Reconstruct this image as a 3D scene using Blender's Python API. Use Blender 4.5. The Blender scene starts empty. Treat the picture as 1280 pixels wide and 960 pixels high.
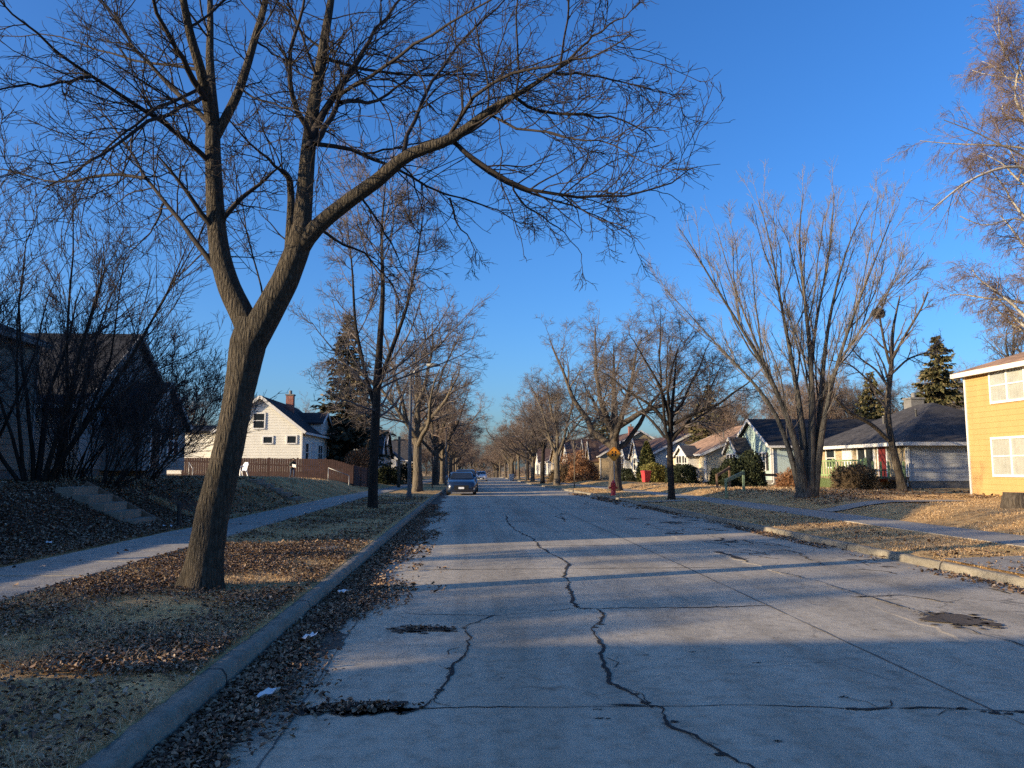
import bpy, bmesh, math, random
import numpy as np
from mathutils import Vector, Matrix, Quaternion

random.seed(7)
RNG = np.random.default_rng(7)
S = bpy.context.scene
COL = S.collection
PI = math.pi
def R_(d): return math.radians(d)

# ------------------------------------------------------------------ camera
CAM_H = 1.6
F = 961.0 / 1280.0
PITCH, YAW = math.atan(0.1093), math.atan(0.0559)
_fw = Vector((math.sin(YAW)*math.cos(PITCH), math.cos(YAW)*math.cos(PITCH), math.sin(PITCH)))
_rt = Vector((math.cos(YAW), -math.sin(YAW), 0))
_up = _rt.cross(_fw)
cam = bpy.data.objects.new('camera', bpy.data.cameras.new('camera'))
COL.objects.link(cam)
cam.matrix_world = Matrix(((_rt.x, _up.x, -_fw.x, 0), (_rt.y, _up.y, -_fw.y, 0), (_rt.z, _up.z, -_fw.z, CAM_H), (0, 0, 0, 1)))
cam.data.sensor_width = 36; cam.data.lens = 36*F
cam.data.clip_start = 0.05; cam.data.clip_end = 3000
S.camera = cam

def ray(px, py):
    return _fw + _rt*((px-640)/961.0) + _up*((480-py)/961.0)
def P(px, py, D):                       # the world point seen at a photo pixel, D metres down the street
    d = ray(px, py); k = D/d.y
    return Vector((d.x*k, D, CAM_H+d.z*k))
def G(px, py, z=0.0):                   # the point of the ground plane seen at a photo pixel
    d = ray(px, py); k = (z-CAM_H)/d.z
    return Vector((d.x*k, d.y*k, z))

# ------------------------------------------------------------------ terrain
KL, KR = -1.78, 7.42                    # kerb faces
def zroad(y):
    return np.interp(y, [-80, 38, 95, 140, 180, 330, 700], [0, 0, -.38, -.42, -.6, -3.6, -8])
_lx = np.array([-400, -60, -30, -12, -9.6, -8.9, -7.9, -7.15, -6.7, -6.5, -4.95, -4.8, -1.95])
_lb = np.array([.2, .2, .2, .2, .2, .2, .2, .2, .2, .2, .2, .18, .125])
_lk = np.array([1.6, 1.4, 1.15, 1.0, .96, .88, .48, .12, .01, 0, 0, 0, 0])
_rx = np.array([7.59, 9.75, 9.9, 11.45, 11.7, 12.6, 13.4, 20, 60, 400])
_rz = np.array([.125, .18, .2, .2, .22, .4, .5, .55, .8, 1.5])
def gz(x, y):
    x = np.asarray(x, float); y = np.asarray(y, float)
    b = np.interp(y, [-80, 38, 51, 72, 90], [1, 1, .8, .35, .25])
    xs_ = np.where(x < -6.5, np.minimum(x+np.interp(y, [-10, 21, 29], [.95, .95, 0]), -6.5), x)
    zl = np.interp(xs_, _lx, _lb) + b*np.interp(xs_, _lx, _lk)
    zr = np.interp(x, _rx, _rz)
    z = np.where(x < 2, zl, zr)
    return z + zroad(y)
def gzf(x, y): return float(gz(x, y))

# ------------------------------------------------------------------ objects
def tag(o, label=None, cat=None, group=None, kind=None):
    if label: o['label'] = label
    if cat: o['category'] = cat
    if group: o['group'] = group
    if kind: o['kind'] = kind
    return o
def thing(name, label, cat, loc=(0, 0, 0), rz=0, group=None):
    o = bpy.data.objects.new(name, None); COL.objects.link(o)
    o.empty_display_size = .2
    o.location = loc; o.rotation_euler = (0, 0, rz)
    return tag(o, label, cat, group)
def copy_tree(root, label=None, group=None):
    ch = {}
    for o in COL.objects:
        if o.parent: ch.setdefault(o.parent.name, []).append(o)
    def rec(o, par):
        c = o.copy(); COL.objects.link(c)
        if par: c.parent = par
        for k in ch.get(o.name, []): rec(k, c)
        return c
    r = rec(root, None)
    if label: r['label'] = label
    if group: r['group'] = group
    return r

def mesh_np(name, V, Q=None, T=None, smooth=True, mi=None):
    V = np.asarray(V, np.float32).reshape(-1, 3)
    me = bpy.data.meshes.new(name)
    Q = np.zeros((0, 4), np.int32) if Q is None else np.asarray(Q, np.int32).reshape(-1, 4)
    T = np.zeros((0, 3), np.int32) if T is None else np.asarray(T, np.int32).reshape(-1, 3)
    me.vertices.add(len(V)); me.vertices.foreach_set('co', V.ravel())
    nl = Q.size + T.size
    me.loops.add(nl); me.loops.foreach_set('vertex_index', np.concatenate([Q.ravel(), T.ravel()]).astype(np.int32))
    me.polygons.add(len(Q)+len(T))
    st = np.concatenate([np.arange(len(Q))*4, Q.size + np.arange(len(T))*3]).astype(np.int32)
    me.polygons.foreach_set('loop_start', st)
    if mi is not None: me.polygons.foreach_set('material_index', np.asarray(mi, np.int32))
    me.polygons.foreach_set('use_smooth', np.full(len(Q)+len(T), smooth))
    me.update(calc_edges=True)
    return me
def link(name, me, mats=None, parent=None):
    o = bpy.data.objects.new(name, me); COL.objects.link(o)
    if mats is not None:
        for m in (mats if isinstance(mats, (list, tuple)) else [mats]): me.materials.append(m)
    if parent is not None: o.parent = parent
    return o

class MB:
    """collects simple shapes into one mesh"""
    def __init__(s): s.v = []; s.f = []; s.m = []; s.cur = 0
    def add(s, vs, fs):
        n = len(s.v); s.v += [tuple(v) for v in vs]; s.f += [tuple(i+n for i in f) for f in fs]; s.m += [s.cur]*len(fs); return s
    def box(s, x0, y0, z0, x1, y1, z1):
        return s.add([(x0, y0, z0), (x1, y0, z0), (x1, y1, z0), (x0, y1, z0), (x0, y0, z1), (x1, y0, z1), (x1, y1, z1), (x0, y1, z1)],
                     [(3, 2, 1, 0), (4, 5, 6, 7), (0, 1, 5, 4), (1, 2, 6, 5), (2, 3, 7, 6), (3, 0, 4, 7)])
    def bar(s, a, b, w, h=None):        # a square bar between two points
        a = Vector(a); b = Vector(b); h = h or w
        t = (b-a).normalized(); r = Vector((0, 0, 1)) if abs(t.z) < .95 else Vector((0, 1, 0))
        u = t.cross(r).normalized()*(w/2); v = u.cross(t).normalized()*(h/2)
        vs = [p+i*u+j*v for p in (a, b) for i, j in ((-1, -1), (1, -1), (1, 1), (-1, 1))]
        return s.add(vs, [(0, 1, 2, 3), (7, 6, 5, 4), (0, 4, 5, 1), (1, 5, 6, 2), (2, 6, 7, 3), (3, 7, 4, 0)])
    def tube(s, pts, rad, n=8, cap=True):
        pts = [Vector(p) for p in pts]; k = len(pts)
        rad = rad if isinstance(rad, (list, tuple)) else [rad]*k
        vs = []
        ref = Vector((0, 0, 1)) if abs((pts[-1]-pts[0]).normalized().z) < .8 else Vector((0, 1, 0))
        for i, p in enumerate(pts):
            t = (pts[min(i+1, k-1)]-pts[max(i-1, 0)]).normalized()
            u = t.cross(ref).normalized(); w = u.cross(t)
            for j in range(n):
                a = 2*PI*j/n; vs.append(p+(u*math.cos(a)+w*math.sin(a))*rad[i])
        fs = [(i*n+j, i*n+(j+1) % n, (i+1)*n+(j+1) % n, (i+1)*n+j) for i in range(k-1) for j in range(n)]
        if cap: fs += [tuple(range(n))[::-1], tuple((k-1)*n+j for j in range(n))]
        return s.add(vs, fs)
    def lathe(s, prof, c=(0, 0, 0), n=14):
        vs = [(c[0]+r*math.cos(2*PI*j/n), c[1]+r*math.sin(2*PI*j/n), c[2]+z) for r, z in prof for j in range(n)]
        k = len(prof)
        fs = [(i*n+j, i*n+(j+1) % n, (i+1)*n+(j+1) % n, (i+1)*n+j) for i in range(k-1) for j in range(n)]
        fs += [tuple(range(n))[::-1], tuple((k-1)*n+j for j in range(n))]
        return s.add(vs, fs)
    def loft(s, secs):                  # list of closed rings with equal vertex counts
        n = len(secs[0]); vs = [p for r in secs for p in r]; k = len(secs)
        fs = [(i*n+j, i*n+(j+1) % n, (i+1)*n+(j+1) % n, (i+1)*n+j) for i in range(k-1) for j in range(n)]
        fs += [tuple(range(n))[::-1], tuple((k-1)*n+j for j in range(n))]
        return s.add(vs, fs)
    def mesh(s, name, smooth=False):
        me = bpy.data.meshes.new(name); me.from_pydata(s.v, [], s.f)
        if any(s.m): me.polygons.foreach_set('material_index', s.m)
        if smooth: me.polygons.foreach_set('use_smooth', [True]*len(s.f))
        me.update(); return me
    def build(s, name, mat, parent=None, smooth=False, bevel=0, origin=None):
        if origin is not None:
            s.v = [(x-origin[0], y-origin[1], z-origin[2]) for x, y, z in s.v]
        me = s.mesh(name, smooth); o = link(name, me, mat, parent)
        if origin is not None: o.location = origin
        if bevel:
            bm = bmesh.new(); bm.from_mesh(me)
            bmesh.ops.recalc_face_normals(bm, faces=bm.faces)
            bmesh.ops.bevel(bm, geom=[e for e in bm.edges if len(e.link_faces) == 2 and e.calc_face_angle(0) > .5], offset=bevel, segments=2, affect='EDGES', clamp_overlap=True)
            bm.to_mesh(me); bm.free()
        return o

# ------------------------------------------------------------------ materials
def newmat(name):
    m = bpy.data.materials.new(name); m.use_nodes = True
    nt = m.node_tree; b = nt.nodes['Principled BSDF']
    return m, nt, b
def N(nt, t, **kw):
    n = nt.nodes.new(t)
    for k, v in kw.items(): setattr(n, k, v)
    return n
def noise(nt, vec, scale, detail=4, rough=.6, dist=0):
    n = N(nt, 'ShaderNodeTexNoise'); n.inputs['Scale'].default_value = scale
    n.inputs['Detail'].default_value = detail; n.inputs['Roughness'].default_value = rough; n.inputs['Distortion'].default_value = dist
    if vec is not None: nt.links.new(vec, n.inputs['Vector'])
    return n.outputs['Fac']
def ramp(nt, fac, stops):
    r = N(nt, 'ShaderNodeValToRGB'); e = r.color_ramp.elements
    while len(e) < len(stops): e.new(.5)
    for i, (p, c) in enumerate(stops):
        e[i].position = p; e[i].color = (*c, 1) if len(c) == 3 else c
    nt.links.new(fac, r.inputs['Fac']); return r.outputs['Color']
def mapping(nt, vec, scale=(1, 1, 1)):
    m = N(nt, 'ShaderNodeMapping'); m.inputs['Scale'].default_value = scale
    nt.links.new(vec, m.inputs['Vector']); return m.outputs['Vector']
def mix(nt, a, b, fac, mode='MIX'):
    m = N(nt, 'ShaderNodeMix', data_type='RGBA', blend_type=mode)
    for sock, v in ((m.inputs[0], fac), (m.inputs[6], a), (m.inputs[7], b)):
        if hasattr(v, 'is_output'): nt.links.new(v, sock)
        elif isinstance(v, (int, float)): sock.default_value = v
        else: sock.default_value = (*v, 1)
    return m.outputs[2]
def bump(nt, b, h, strength=.5, dist=.02):
    n = N(nt, 'ShaderNodeBump'); n.inputs['Strength'].default_value = strength; n.inputs['Distance'].default_value = dist
    nt.links.new(h, n.inputs['Height']); nt.links.new(n.outputs['Normal'], b.inputs['Normal'])
def objco(nt): return N(nt, 'ShaderNodeTexCoord').outputs['Object']
def sc(c, k): return tuple(min(1, x*k) for x in c)

def plain(name, col, rough=.6, var=.25, scale=6, metal=0, bmp=.15, bscale=40, spec=.4):
    m, nt, b = newmat(name); co = objco(nt)
    f = noise(nt, co, scale, 5)
    c = ramp(nt, f, [(.3, sc(col, 1-var)), (.7, sc(col, 1+var))])
    nt.links.new(c, b.inputs['Base Color'])
    b.inputs['Roughness'].default_value = rough; b.inputs['Metallic'].default_value = metal
    b.inputs['Specular IOR Level'].default_value = spec
    if bmp: bump(nt, b, noise(nt, co, bscale, 3), bmp, .01)
    return m
def weathered(name, col, dirt=(.2, .17, .13), amt=.35, rough=.65):
    """paint with grime streaks running down"""
    m, nt, b = newmat(name); co = objco(nt)
    f = noise(nt, mapping(nt, co, (1.5, 1.5, .35)), 2.0, 6, .65)
    g = noise(nt, co, 25, 4, .6)
    c = ramp(nt, f, [(.35, col), (.62, sc(col, .9)), (.9, tuple(col[i]*(1-amt)+dirt[i]*amt for i in range(3)))])
    c = mix(nt, c, ramp(nt, g, [(.3, (.86, .86, .86)), (.7, (1, 1, 1))]), .7, 'MULTIPLY')
    nt.links.new(c, b.inputs['Base Color']); b.inputs['Roughness'].default_value = rough
    b.inputs['Specular IOR Level'].default_value = .3
    bump(nt, b, g, .2, .006); return m
def shingles(name, col):
    m, nt, b = newmat(name); co = objco(nt)
    v = mapping(nt, co, (2.2, 2.2, 7.5))
    br = N(nt, 'ShaderNodeTexVoronoi'); br.inputs['Scale'].default_value = 1.6
    nt.links.new(v, br.inputs['Vector'])
    f = noise(nt, co, 1.2, 6, .7)
    c = mix(nt, ramp(nt, f, [(.3, sc(col, .65)), (.7, sc(col, 1.3))]), ramp(nt, br.outputs['Color'], [(.1, (.6, .6, .6)), (.9, (1.15, 1.1, 1.05))]), .8, 'MULTIPLY')
    nt.links.new(c, b.inputs['Base Color']); b.inputs['Roughness'].default_value = .85; b.inputs['Specular IOR Level'].default_value = .2
    w = N(nt, 'ShaderNodeTexWave', wave_type='BANDS', bands_direction='Z', wave_profile='SAW'); w.inputs['Scale'].default_value = 2.2
    nt.links.new(co, w.inputs['Vector'])
    bump(nt, b, w.outputs['Fac'], .5, .02); return m
def bricks(name, c1, c2, mortar=(.3, .28, .25)):
    m, nt, b = newmat(name); co = objco(nt)
    # walls run along x or y: use x+y as the running coordinate
    sx = N(nt, 'ShaderNodeSeparateXYZ'); nt.links.new(co, sx.inputs[0])
    ad = N(nt, 'ShaderNodeMath', operation='ADD'); nt.links.new(sx.outputs[0], ad.inputs[0]); nt.links.new(sx.outputs[1], ad.inputs[1])
    cb = N(nt, 'ShaderNodeCombineXYZ'); nt.links.new(ad.outputs[0], cb.inputs[0]); nt.links.new(sx.outputs[2], cb.inputs[1])
    br = N(nt, 'ShaderNodeTexBrick'); nt.links.new(cb.outputs[0], br.inputs['Vector'])
    br.inputs['Scale'].default_value = 1; br.inputs['Brick Width'].default_value = .32; br.inputs['Row Height'].default_value = .1
    br.inputs['Mortar Size'].default_value = .008
    br.inputs['Color1'].default_value = (*c1, 1); br.inputs['Color2'].default_value = (*c2, 1); br.inputs['Mortar'].default_value = (*mortar, 1)
    c = mix(nt, br.outputs['Color'], ramp(nt, noise(nt, co, 3, 5), [(.3, (.75, .75, .75)), (.7, (1.1, 1.1, 1.1))]), 1, 'MULTIPLY')
    nt.links.new(c, b.inputs['Base Color']); b.inputs['Roughness'].default_value = .85
    bump(nt, b, br.outputs['Fac'], -.4, .01); return m
def bark(name, c0, c1, zs=.18, scale=9, strength=.9, dist=.03):
    m, nt, b = newmat(name); co = objco(nt)
    v = mapping(nt, co, (1, 1, zs))
    f = noise(nt, v, scale*1.6, 8, .7, .6)
    vo = N(nt, 'ShaderNodeTexVoronoi', feature='DISTANCE_TO_EDGE'); vo.inputs['Scale'].default_value = scale*1.5; nt.links.new(v, vo.inputs['Vector'])
    big = noise(nt, co, 1.3, 4)
    c = ramp(nt, f, [(.25, c0), (.55, tuple((c0[i]+c1[i])/2 for i in range(3))), (.8, c1)])
    c = mix(nt, c, ramp(nt, big, [(.3, (.7, .72, .72)), (.7, (1.1, 1.06, 1))]), 1, 'MULTIPLY')
    c = mix(nt, c, ramp(nt, vo.outputs['Distance'], [(0, (.55, .52, .5)), (.14, (1, 1, 1))]), .8, 'MULTIPLY')
    nt.links.new(c, b.inputs['Base Color']); b.inputs['Roughness'].default_value = .9; b.inputs['Specular IOR Level'].default_value = .15
    h = N(nt, 'ShaderNodeMath', operation='MULTIPLY_ADD'); h.inputs[1].default_value = 1.2
    nt.links.new(vo.outputs['Distance'], h.inputs[0]); nt.links.new(f, h.inputs[2])
    bump(nt, b, h.outputs[0], strength, dist); return m
def islands(name, stops, rough=.8, trans=0):
    """each separate leaf, blade or twig of a mesh gets its own colour out of a ramp"""
    m, nt, b = newmat(name)
    g = N(nt, 'ShaderNodeNewGeometry')
    c = ramp(nt, g.outputs['Random Per Island'], stops)
    c = mix(nt, c, ramp(nt, noise(nt, objco(nt), 1.1, 4), [(.3, (.82, .82, .82)), (.7, (1.15, 1.15, 1.15))]), 1, 'MULTIPLY')
    nt.links.new(c, b.inputs['Base Color']); b.inputs['Roughness'].default_value = rough; b.inputs['Specular IOR Level'].default_value = .2
    return m
def glass(name, tint=(.02, .025, .03), rough=.04):
    m, nt, b = newmat(name)
    b.inputs['Base Color'].default_value = (*tint, 1); b.inputs['Roughness'].default_value = rough; b.inputs['Specular IOR Level'].default_value = .8
    bump(nt, b, noise(nt, objco(nt), 1.5, 2), .05, .02)
    return m
def clear_glass(name):
    m, nt, b = newmat(name); out = nt.nodes['Material Output']
    t = N(nt, 'ShaderNodeBsdfTransparent'); t.inputs[0].default_value = (.85, .87, .88, 1)
    g = N(nt, 'ShaderNodeBsdfGlossy'); g.inputs['Roughness'].default_value = .03
    lw = N(nt, 'ShaderNodeLayerWeight'); pw = N(nt, 'ShaderNodeMath', operation='POWER'); pw.inputs[1].default_value = 3; nt.links.new(lw.outputs['Facing'], pw.inputs[0])
    fr = N(nt, 'ShaderNodeMath', operation='MULTIPLY_ADD'); fr.inputs[1].default_value = .8; fr.inputs[2].default_value = .05; nt.links.new(pw.outputs[0], fr.inputs[0])
    mx = N(nt, 'ShaderNodeMixShader'); nt.links.new(fr.outputs[0], mx.inputs[0]); nt.links.new(t.outputs[0], mx.inputs[1]); nt.links.new(g.outputs[0], mx.inputs[2])
    nt.links.new(mx.outputs[0], out.inputs['Surface']); return m

M = {}
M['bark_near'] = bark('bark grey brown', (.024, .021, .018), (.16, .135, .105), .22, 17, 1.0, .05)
M['bark'] = bark('bark of the street trees', (.05, .042, .036), (.17, .14, .11), .2, 7, .9, .04)
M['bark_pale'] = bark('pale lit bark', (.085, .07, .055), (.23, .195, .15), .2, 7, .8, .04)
M['bark_grey'] = bark('grey bark', (.04, .038, .036), (.155, .145, .13), .2, 7, .9, .04)
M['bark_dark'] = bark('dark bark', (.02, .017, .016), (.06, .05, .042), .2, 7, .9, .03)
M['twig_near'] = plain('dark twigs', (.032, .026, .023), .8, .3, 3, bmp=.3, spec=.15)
M['twig'] = plain('brown twigs', (.13, .108, .096), .85, .3, 2, bmp=0, spec=.1)
M['twig_red'] = plain('reddish twigs', (.17, .125, .1), .85, .3, 2, bmp=0, spec=.1)
M['twig_dark'] = plain('blackish shrub twigs', (.06, .05, .046), .85, .3, 2, bmp=0, spec=.1)
M['twig_pale'] = plain('pale grey tan twigs', (.165, .14, .12), .85, .3, 2, bmp=0, spec=.1)
M['birch'] = bark('white birch bark', (.3, .27, .23), (.66, .62, .55), 2.2, 5, .3, .01)
M['spruce'] = islands('spruce needles', [(0, (.04, .044, .018)), (.5, (.085, .078, .032)), (.85, (.15, .12, .052)), (1, (.2, .155, .08))])
M['spruce_blue'] = islands('dusty spruce needles', [(0, (.028, .033, .022)), (.5, (.065, .062, .038)), (.85, (.13, .105, .062)), (1, (.19, .145, .085))])
M['yew'] = islands('dark yew leaves', [(0, (.012, .018, .01)), (.6, (.025, .034, .016)), (1, (.05, .055, .025))])
M['arbor'] = islands('arborvitae leaves', [(0, (.05, .06, .02)), (.6, (.1, .105, .035)), (1, (.16, .14, .06))])
M['hedge_yellow'] = islands('yellow green leaves', [(0, (.08, .08, .02)), (.6, (.16, .15, .04)), (1, (.24, .2, .07))])
M['hedge_brown'] = islands('brown hedge twigs', [(0, (.05, .035, .022)), (.6, (.11, .08, .05)), (1, (.2, .14, .08))])
M['bush_orange'] = islands('orange brown twigs', [(0, (.15, .07, .035)), (.6, (.26, .13, .065)), (1, (.36, .2, .11))])
M['leaf'] = islands('fallen leaves', [(0, (.06, .035, .025)), (.3, (.14, .085, .055)), (.65, (.26, .17, .105)), (.92, (.34, .24, .155)), (1, (.44, .34, .24))])
M['blade'] = islands('dead grass blades', [(0, (.28, .18, .095)), (.35, (.55, .37, .19)), (.75, (.68, .47, .26)), (.92, (.46, .34, .17)), (1, (.74, .57, .36))])
# ------------------------------------------------------------------ ground, road, kerbs, sidewalks
def lawn_mat():
    m, nt, b = newmat('dead lawn'); co = objco(nt)
    f1 = noise(nt, co, .35, 6, .65); f2 = noise(nt, co, 5, 8, .75); f3 = noise(nt, mapping(nt, co, (1, 1, 1)), 45, 6, .8)
    c = ramp(nt, f2, [(.33, (.11, .07, .04)), (.45, (.38, .25, .125)), (.58, (.58, .4, .2)), (.8, (.66, .49, .27))])
    c = mix(nt, c, ramp(nt, f1, [(.35, (.8, .78, .72)), (.5, (1.1, 1.06, .98)), (.68, (.92, .95, .78))]), 1, 'MULTIPLY')
    c = mix(nt, c, ramp(nt, f3, [(.3, (.66, .62, .58)), (.65, (1.3, 1.28, 1.22))]), .9, 'MULTIPLY')
    # leaf litter on the bank of the left-hand gardens and under the trees
    sx = N(nt, 'ShaderNodeSeparateXYZ'); nt.links.new(co, sx.inputs[0])
    mr = N(nt, 'ShaderNodeMapRange'); mr.inputs[1].default_value = -6.2; mr.inputs[2].default_value = -7.4; nt.links.new(sx.outputs[0], mr.inputs[0])
    my = N(nt, 'ShaderNodeMapRange'); my.inputs[1].default_value = 34; my.inputs[2].default_value = 24; nt.links.new(sx.outputs[1], my.inputs[0])
    mm = N(nt, 'ShaderNodeMath', operation='MULTIPLY'); nt.links.new(mr.outputs[0], mm.inputs[0]); nt.links.new(my.outputs[0], mm.inputs[1])
    lf = ramp(nt, noise(nt, co, 14, 6, .8), [(.3, (.03, .018, .013)), (.5, (.075, .045, .03)), (.75, (.16, .1, .06))])
    c = mix(nt, c, lf, mm.outputs[0])
    nt.links.new(c, b.inputs['Base Color']); b.inputs['Roughness'].default_value = .95; b.inputs['Specular IOR Level'].default_value = .1
    h = N(nt, 'ShaderNodeMath', operation='MULTIPLY_ADD'); h.inputs[1].default_value = .5
    nt.links.new(f3, h.inputs[0]); nt.links.new(f2, h.inputs[2])
    bump(nt, b, h.outputs[0], .5, .035); return m
M['lawn'] = lawn_mat()

def concrete(name, col, stain=(.07, .06, .05), fine=90, joint=0, rough=.9, warm=.0, streak=1, lanes=.0, crackle=0):
    m, nt, b = newmat(name); co = objco(nt)
    f1 = noise(nt, mapping(nt, co, (1, .3, 1)), .9, 8, .7, .4); f2 = noise(nt, co, 7, 7, .7); f3 = noise(nt, co, fine, 4, .75)
    c = ramp(nt, f1, [(.28, sc(col, .68)), (.48, col), (.74, sc(col, 1.2))])
    c = mix(nt, c, ramp(nt, f2, [(.3, (.66, .64, .62)), (.5, (.97, .97, .97)), (.75, (1.12, 1.12, 1.12))]), 1, 'MULTIPLY')
    c = mix(nt, c, ramp(nt, f3, [(.3, (.55, .54, .52)), (.5, (1, 1, 1)), (.72, (1.3, 1.28, 1.25))]), .75, 'MULTIPLY')
    sp = noise(nt, mapping(nt, co, (1, .5, 1)), 2.3, 9, .72, .5)
    c = mix(nt, c, stain, ramp(nt, sp, [(.63, (0, 0, 0)), (.8, (.65*streak, .65*streak, .65*streak))]))
    ln = noise(nt, mapping(nt, co, (1.1, .02, 1)), 1.0, 4, .55)
    c = mix(nt, c, ramp(nt, ln, [(.35, (.78, .77, .75)), (.5, (1, 1, 1)), (.65, (1.08, 1.07, 1.05))]), lanes, 'MULTIPLY')
    if crackle:
        vo = N(nt, 'ShaderNodeTexVoronoi', feature='DISTANCE_TO_EDGE'); vo.inputs['Scale'].default_value = 1.4
        wv = N(nt, 'ShaderNodeMix', data_type='RGBA'); wv.inputs[0].default_value = .25; nt.links.new(co, wv.inputs[6])
        nn = N(nt, 'ShaderNodeTexNoise'); nn.inputs['Scale'].default_value = 2.5; nn.inputs['Detail'].default_value = 5; nt.links.new(co, nn.inputs['Vector']); nt.links.new(nn.outputs['Color'], wv.inputs[7]); nt.links.new(wv.outputs[2], vo.inputs['Vector'])
        msk = N(nt, 'ShaderNodeMath', operation='MULTIPLY'); nt.links.new(ramp(nt, vo.outputs['Distance'], [(0, (1, 1, 1)), (.016, (0, 0, 0))]), msk.inputs[0]); nt.links.new(ramp(nt, noise(nt, co, .5, 4), [(.5, (0, 0, 0)), (.62, (crackle,)*3)]), msk.inputs[1])
        c = mix(nt, c, (.04, .035, .03), msk.outputs[0])
    if joint:
        w = N(nt, 'ShaderNodeTexWave', wave_type='BANDS', bands_direction='Y', wave_profile='SAW'); w.inputs['Scale'].default_value = joint
        nt.links.new(co, w.inputs['Vector'])
        c = mix(nt, c, (.04, .035, .03), ramp(nt, w.outputs['Fac'], [(.985, (0, 0, 0)), (.99, (1, 1, 1))]))
    nt.links.new(c, b.inputs['Base Color']); b.inputs['Roughness'].default_value = rough; b.inputs['Specular IOR Level'].default_value = .25
    h = N(nt, 'ShaderNodeMath', operation='MULTIPLY_ADD'); h.inputs[1].default_value = .35
    nt.links.new(f3, h.inputs[0]); nt.links.new(f2, h.inputs[2])
    bump(nt, b, h.outputs[0], .55, .012); return m
M['road'] = concrete('road concrete', (.44, .385, .295), fine=110, lanes=1, crackle=.45)
M['lane'] = concrete('worn parking lane concrete', (.42, .365, .28), fine=60, streak=1.5, lanes=.6, crackle=.95)
M['walk'] = concrete('sidewalk concrete', (.33, .30, .25))
M['kerb'] = concrete('kerb concrete', (.225, .2, .155), fine=45, streak=1.6, joint=.105)
M['crack'] = plain('crack filler and dirt', (.022, .018, .015), .95, .4, 30)
M['joint'] = plain('dirty slab joints', (.11, .1, .085), .95, .35, 4)
M['dirt'] = concrete('dirt and gravel', (.1, .078, .058), fine=60)
M['step'] = concrete('step concrete', (.25, .21, .16), fine=40, streak=1.6)

ys = np.unique(np.concatenate([np.arange(-60, 0, 4), np.arange(0, 40, .5), np.arange(40, 120, 2), np.arange(120, 360, 8), np.arange(360, 2200, 120)])).astype(float)
xl = np.unique(np.concatenate([[-900, -400, -200, -120, -80, -60, -45, -30, -24, -20, -17, -15, -13.5], np.arange(-12, -4.5, .3), np.arange(-4.5, -1.96, .25), [-1.95]]))
xr = np.unique(np.concatenate([[7.59], np.arange(7.8, 14, .3), np.arange(14, 24, .8), [27, 30, 36, 45, 60, 90, 140, 220, 400, 900]]))
xs = np.concatenate([xl, [-1.925, -1.9, 7.53, 7.55], xr])
X, Y = np.meshgrid(xs, ys)
Z = gz(X, Y)
inroad = (X > -1.91) & (X < 7.54)
rg = np.random.default_rng(3)
bumpy = rg.normal(0, 1, X.shape)
onwalk = ((X > -6.7) & (X < -4.75)) | ((X > 9.7) & (X < 11.6)) | (np.abs(X) > 60)
Z = Z + np.where(onwalk, 0, .018*bumpy) * (np.abs(X-2.8) > 4.85)
Z = np.where(inroad, zroad(Y)-.15, Z)
# shallow cut in the right-hand bank where a garden path leaves the sidewalk
ny, nx = X.shape
idx = np.arange(ny*nx).reshape(ny, nx)
Q = np.stack([idx[:-1, :-1], idx[:-1, 1:], idx[1:, 1:], idx[1:, :-1]], -1)
g = link('ground', mesh_np('ground', np.stack([X, Y, Z], -1), Q), M['lawn']); tag(g, kind='structure')

def sheet(x0, x1, y0, y1, dz, step=1.0, prof=None, nx=2):
    yy = np.arange(y0, y1+1e-6, step); xx = np.linspace(x0, x1, nx)
    A, B = np.meshgrid(xx, yy); C = (zroad(B) if prof is None else prof(A, B))+dz
    n, k = A.shape; i = np.arange(n*k).reshape(n, k)
    return np.stack([A, B, C], -1).reshape(-1, 3), np.stack([i[:-1, :-1], i[:-1, 1:], i[1:, 1:], i[1:, :-1]], -1).reshape(-1, 4)

# the road: slabs, a raised worn lane along the right, joints, cracks and dirt: one mesh
RV, RQ, RM = [], [], []; rn = 0
def radd(v, q, mi):
    global rn
    v = np.asarray(v, float).reshape(-1, 3); q = np.asarray(q, int).reshape(-1, 4)
    RV.append(v); RQ.append(q+rn); RM.append(np.full(len(q), mi)); rn += len(v)
radd(*sheet(KL-.02, KR+.02, -60, 60, 0, 1, nx=24), 0)
radd(*sheet(KL-.02, KR+.02, 60, 420, 0, 6, nx=6), 0)
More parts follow.
